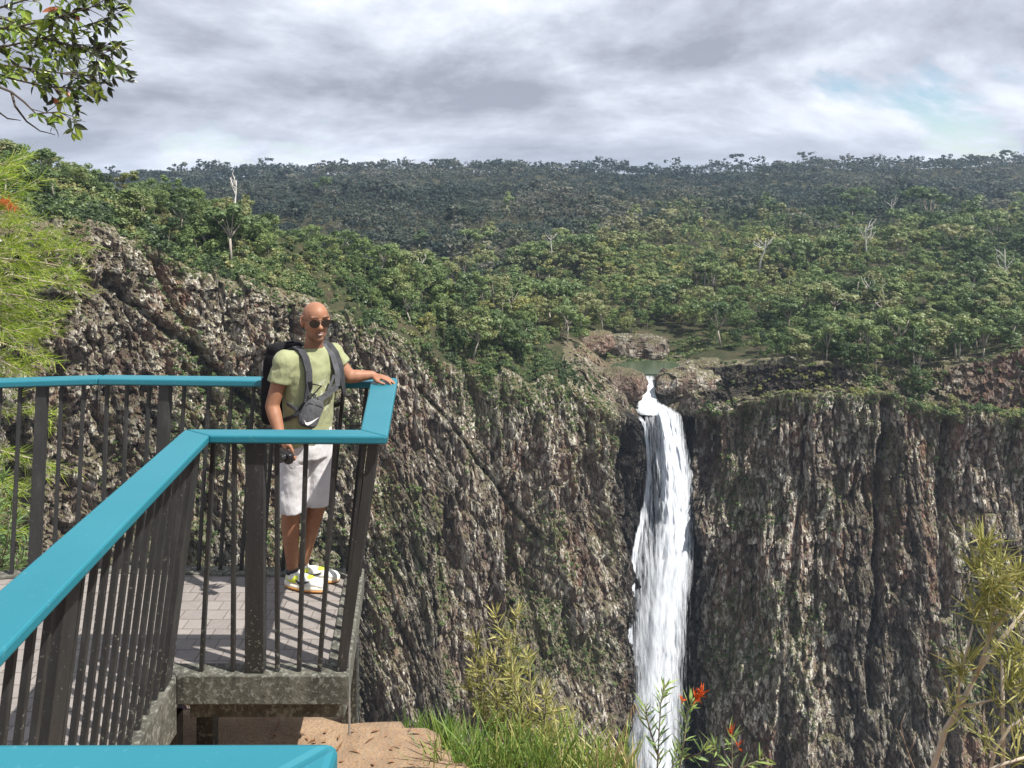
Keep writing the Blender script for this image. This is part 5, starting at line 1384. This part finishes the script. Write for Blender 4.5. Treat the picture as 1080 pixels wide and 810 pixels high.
for pl in ([(972, 830), (960, 800), (953, 780), (950, 765), (955, 752)], [(958, 795), (963, 785), (965, 772)], [(953, 780), (949, 770)]):
    q = [P(x, y, 3.7) for x, y in pl]; t.tube(q, [.004*(1-.6*i/len(q)) for i in range(len(q))], 6)
o = t.build('bare_twig', TWIG, None, True); settle(o); tag(o, 'leafless forked twig standing left of the pale stemmed shrub', 'twig')

# --- flame tipped plants in front of the foot of the fall
def flame_plant(label, stems, Y, reds):
    t = empty('flame_tipped_plant', P(stems[0][0][0][0], 850, Y)); tag(t, label, 'plant', None)
    lv, st, fl = MB(), MB(), MB()
    for pl, n in stems:
        pts = [P(x, y, Y+random.uniform(-.03, .03)) for x, y in pl]
        leafy_stem(lv, st, pts, .0045, .002, n, 2, .085, .0085, .6, .12, 6, .8)
    for (x, y, n, ln) in reds:
        whorl(fl, P(x, y, Y-.01), Vector((random.uniform(-.2, .3), -.2, 1)), n, ln, .007, .35, (.5, 1.4), .15)
    lv.build('leaves', SILVER, t); st.build('stems', TWIG, t, True)
    if reds: fl.build('flower_head', FLAME, t)
flame_plant('leggy grey green plant with pale leaf tips in front of the waterfall', [([(690, 860), (693, 815), (695, 775), (697, 740), (702, 722)], 26), ([(695, 800), (684, 765), (680, 742)], 9), ([(698, 860), (707, 815), (715, 790)], 10)], 3.75, [])
flame_plant('upright plant with the large red orange flower head beside the waterfall', [([(712, 870), (716, 815), (722, 780), (724, 755), (730, 738)], 26), ([(722, 800), (738, 795), (745, 786)], 7)], 3.7, [(736, 734, 30, .042), (720, 738, 8, .03), (740, 729, 14, .035)])
flame_plant('low plant with the small orange flower head nearest the dark cliff', [([(770, 880), (772, 825), (772, 790), (771, 775)], 14), ([(772, 815), (790, 806), (806, 800)], 6), ([(772, 812), (758, 795), (752, 785)], 5)], 3.6, [(771, 770, 11, .034), (779, 785, 9, .032)])

# --- grass along the edge of the bank
g = MB()
for i in range(1700):
    x = random.uniform(446, 668); Yb = random.uniform(4.5, 5.25) if x < 620 else random.uniform(4.2, 4.6)
    yb = random.uniform(800, 862); hgt = random.uniform(.09, .31)*(1.15 if 455 < x < 620 else .75)
    d = Vector((random.uniform(-.5, .5), random.uniform(-.4, .3), 1)); t0 = random.random()**1.3*.85
    if x > 600: t0 = min(1, t0+.25)
    g.blade(P(x, yb, Yb), d, hgt, .0065, random.uniform(.05, .6), t0, 4, None, .1)
for i in range(260):
    x = random.uniform(425, 482); Yb = random.uniform(4.93, 5.2); g.blade(P(x, 792, Yb), Vector((random.uniform(-.4, .4), random.uniform(-.3, .2), 1)), random.uniform(.09, .26), .006, random.uniform(.05, .5), random.random()*.55, 4, None, .1)
for i in range(40):
    x = random.uniform(380, 440); g.blade(P(x, 785, 5.0), Vector((random.uniform(-.4, .4), 0, 1)), random.uniform(.05, .16), .004, .2, random.random(), 3, None, .1)
tag(g.build('grass', GRASSM), 'sunlit tufts of grass along the edge of the earth bank', None, None, 'stuff')
t = MB()
for pl in ([(640, 840), (648, 800), (657, 770), (669, 742)], [(669, 742), (676, 758), (679, 765)], [(655, 830), (664, 800), (676, 783)], [(630, 830), (630, 790), (624, 768), (618, 758)]):
    q = [P(x, y, 4.2) for x, y in pl]; t.tube(q, [.0035, .003, .0022, .0014][:len(q)], 5)
for i in range(26):
    u = random.random(); p = P(650, 795, 4.2).lerp(P(669, 742, 4.2), u); t.blade(p, Vector((random.uniform(-.2, .4), 0, -1)), random.uniform(.03, .07), .005, .1)
o = t.build('dry_grass_stalk', simple('straw', (.33, .26, .14), (.24, .18, .09), 20, .8), None); settle(o); tag(o, 'arching straw coloured seed stalks at the left foot of the waterfall', 'stalk')
t = MB()
for k in range(70):
    x = random.uniform(-1.5, -.42); y = random.uniform(4.3, 4.85); z = GZ(x, y)+.012
    t.blade((x, y, z), Vector((random.uniform(-1, 1), random.uniform(-1, 1), random.uniform(0, .3))), random.uniform(.02, .075), random.uniform(.008, .024), random.uniform(-.2, .5), None, 2, (0, 0, 1))
tag(t.build('leaf_litter', simple('dead_leaves', (.16, .075, .035), (.24, .13, .07), 30, .8)), 'fallen brown leaves on the earth bank', None, None, 'stuff')

# --- soft lime needle-leaved shrub at the left, beyond the rail
t = empty('needle_leaved_tree', Vector((-5.6, 7.6, -5.0))); tag(t, 'bright lime needle leaved tree leaning in from the left edge behind the far rail', 'tree')
lv, st, rd = MB(), MB(), MB()
trunk = [Vector((-5.6, 7.6, -5.6)), Vector((-5.5, 7.6, -3)), Vector((-5.35, 7.55, -.8)), Vector((-5.2, 7.5, .6))]
st.tube(trunk, [.10, .085, .06, .02], 10)
sprays = [(78, 262), (62, 280), (48, 252), (70, 300), (52, 318), (34, 340), (34, 372), (22, 300), (12, 262), (14, 205), (2, 172), (20, 390), (8, 350), (30, 275), (0, 225), (12, 430), (40, 438), (22, 462), (44, 486), (8, 490), (14, 520), (-4, 540), (-4, 400), (-4, 300), (14, 240), (-4, 455), (-8, 330), (-15, 280), (-20, 370), (-16, 430), (-14, 500), (-8, 190), (4, 560), (10, 322), (28, 352)]
sprays = [q for i_, q in enumerate(sprays) if q[1] < 405 or i_ % 2 == 0]
for k_ in range(34): sprays.append((random.uniform(-190, -22), random.uniform(150, 560)))
for (x, y) in sprays:
    yy = random.uniform(7.0, 7.9); e = P(x, y, yy); u = min(1, max(0, (e.z+5.6)/6.2)); a = u*3*.92; j = min(int(a), 2); b = trunk[j].lerp(trunk[j+1], a-j)-Vector((0, 0, .25))
    m = b.lerp(e, .55)+Vector((0, random.uniform(-.2, .2), random.uniform(.02, .14))); pts = [b, b.lerp(m, .5)+rv(.05), m, m.lerp(e, .5)+rv(.03), e]
    st.tube(pts, [.016, .013, .009, .006, .003], 6)
    tw = [(m.lerp(e, q), (e-m)) for q in (.1, .3, .5, .7, .88, 1.0)]
    for p, ax in tw:
        for s_ in range(2):
            d = (ax.normalized()+rv(.75)+Vector((.25, 0, .05))).normalized(); L = random.uniform(.16, .30); q1 = p+d*L
            st.tube([p, p.lerp(q1, .5)+rv(.01), q1], [.003, .0022, .0012], 4)
            for w_ in range(21):
                uu = random.uniform(.15, 1.05); c = p+d*L*uu
                rad = rv(); rad = (rad-d*rad.dot(d)).normalized()
                lv.blade(c, d*random.uniform(.7, 1.4)+rad*.75, random.uniform(.08, .16), .0090, random.uniform(-.05, .2), min(1, max(0, .55+.3*(uu-.5)+random.uniform(-.3, .3))), 1)
for (x, y) in ((5, 213), (12, 218)):
    c = P(x, y, 7.0)
    for k in range(70): rd.blade(c+rv(.03), rv(), .06, .006, 0, random.random()*.5, 1)
lv.build('needles', LIME, t); st.build('branches', PALETWIG, t, True); rd.build('flower', FLAME, t)
# grey green spray low behind the left balusters
t = empty('blue_green_shrub', P(-10, 640, 6.8)); tag(t, 'grey green shrub behind the balusters at the left edge', 'shrub')
lv, st = MB(), MB()
for (x, y) in ((4, 500), (14, 520), (-8, 480), (18, 545), (8, 570), (24, 590), (-4, 530), (10, 600), (30, 570)):
    e = P(x, y, 6.7+random.uniform(-.2, .2)); b = P(-20, 660, 6.8)
    leafy_stem(lv, st, [b, b.lerp(e, .5)+rv(.05), e], .008, .003, 14, 4, .13, .014, .4, .3, 12, .6)
lv.build('leaves', SILVER, t); st.build('stems', TWIG, t, True)

# --- overhanging branch with broad leaves, top left
t = empty('broad_leaved_tree', Vector((-5.2, 5.9, -3.4))); tag(t, 'broad leaved tree whose twiggy branch hangs into the top left corner', 'tree')
lv, st = MB(), MB(); YB = 5.2
tr = [Vector((-5.3, 6.0, -4.2)), Vector((-5.2, 5.9, -1.5)), Vector((-5.0, 5.7, .8)), Vector((-4.6, 5.5, 2.2))]; bk = MB(); bk.tube(tr, [.14, .12, .09, .05], 12)
def broad(p, d, L, tint):
    """elliptic leaf with a folded midrib"""
    d = Vector(d).normalized(); u = rv()+Vector((0, -.6, .4)); sd = d.cross(u).normalized(); nr = sd.cross(d)
    w = L*random.uniform(.30, .42); vs = [p]; prof = ((.18, .62), (.42, 1.0), (.7, .8), (1.0, .05)); drop = random.uniform(.0, .35)
    for f, k in prof:
        c = p+d*L*f-nr*drop*L*f*f
        vs += [c-sd*w*.5*k+nr*w*.14*k, c, c+sd*w*.5*k+nr*w*.14*k]
    fs = [(0, 2, 1), (0, 3, 2)]
    for i in range(3):
        a = 1+i*3; fs += [(a, a+1, a+4, a+3), (a+1, a+2, a+5, a+4)]
    lv.add(vs, fs, tint)
main = [[(-80, 40), (-30, 52), (10, 48), (45, 40), (80, 30), (118, 18)], [(-80, 70), (-20, 66), (30, 72), (70, 78), (100, 80), (118, 74)], [(-60, 20), (0, 8), (40, -4), (80, -8), (110, -12)],
        [(-70, 78), (-20, 84), (12, 97), (26, 108), (38, 120), (62, 118), (86, 126)], [(12, 97), (16, 112), (28, 128), (42, 138), (58, 142)], [(-60, 60), (0, 80), (50, 92), (85, 92)], [(-60, 100), (-10, 112), (8, 125), (22, 127)], [(-60, 30), (10, 30), (55, 20), (95, 8), (125, -8)], [(45, 40), (75, 48), (100, 52), (120, 62)], [(30, 72), (60, 95), (88, 105)], [(-50, 10), (5, 20), (30, 30), (60, 45), (85, 62)]]
NM = len(main)
for k_ in range(26):
    x_, y_ = random.uniform(-330, -95), random.uniform(-190, 110)
    main.append([(x_-30, y_+30), (x_, y_+8), (x_+18, y_), (x_+40, y_-6), (x_+62, y_-2)])
for bi, pl in enumerate(main):
    Yq = YB+random.uniform(-.35, .35); pts = [P(x, y, Yq+random.uniform(-.05, .05)) for x, y in pl]; k = len(pts)
    st.tube(pts, [.0095*(1-.75*i/(k-1)) for i in range(k)], 6)
    if pl[0][0] < -40 and (bi < NM or bi % 2 == 0): st.tube([tr[3].lerp(tr[2], random.random()), pts[0]+Vector((-.4, 0, .1)), pts[0]], [.03, .016, .0095], 6)
    bare = bi in (4, 6); sparse = bi == 3
    for i in range(k-1):
        if bare: break
        for q in range(3 if sparse else 9):
            u = random.random(); p = pts[i].lerp(pts[i+1], u); 
            if sparse and i < 3: continue
            d = ((pts[i+1]-pts[i]).normalized()+rv(1.0)+Vector((0, 0, -.15))).normalized(); L = random.uniform(.07, .20); e = p+d*L
            st.tube([p, p.lerp(e, .5)+rv(.012), e], [.003, .0022, .0014], 4)
            x_ = pl[i][0]+(pl[i+1][0]-pl[i][0])*u; y_ = pl[i][1]+(pl[i+1][1]-pl[i][1])*u
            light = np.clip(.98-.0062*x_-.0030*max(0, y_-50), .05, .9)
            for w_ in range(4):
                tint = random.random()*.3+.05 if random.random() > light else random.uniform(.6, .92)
                if random.random() < .012: tint = 1.0
                broad(e-d*L*random.uniform(0, .6), d*.5+rv(.9)+Vector((.1, 0, -.35)), random.uniform(.05, .095), tint)
lv.build('leaves', GLOSS, t); st.build('branch', DARKTWIG, t, True); bk.build('trunk', simple('grey_bark', (.12, .105, .09), (.06, .05, .045), 6, .9, .4, 30), t, True)
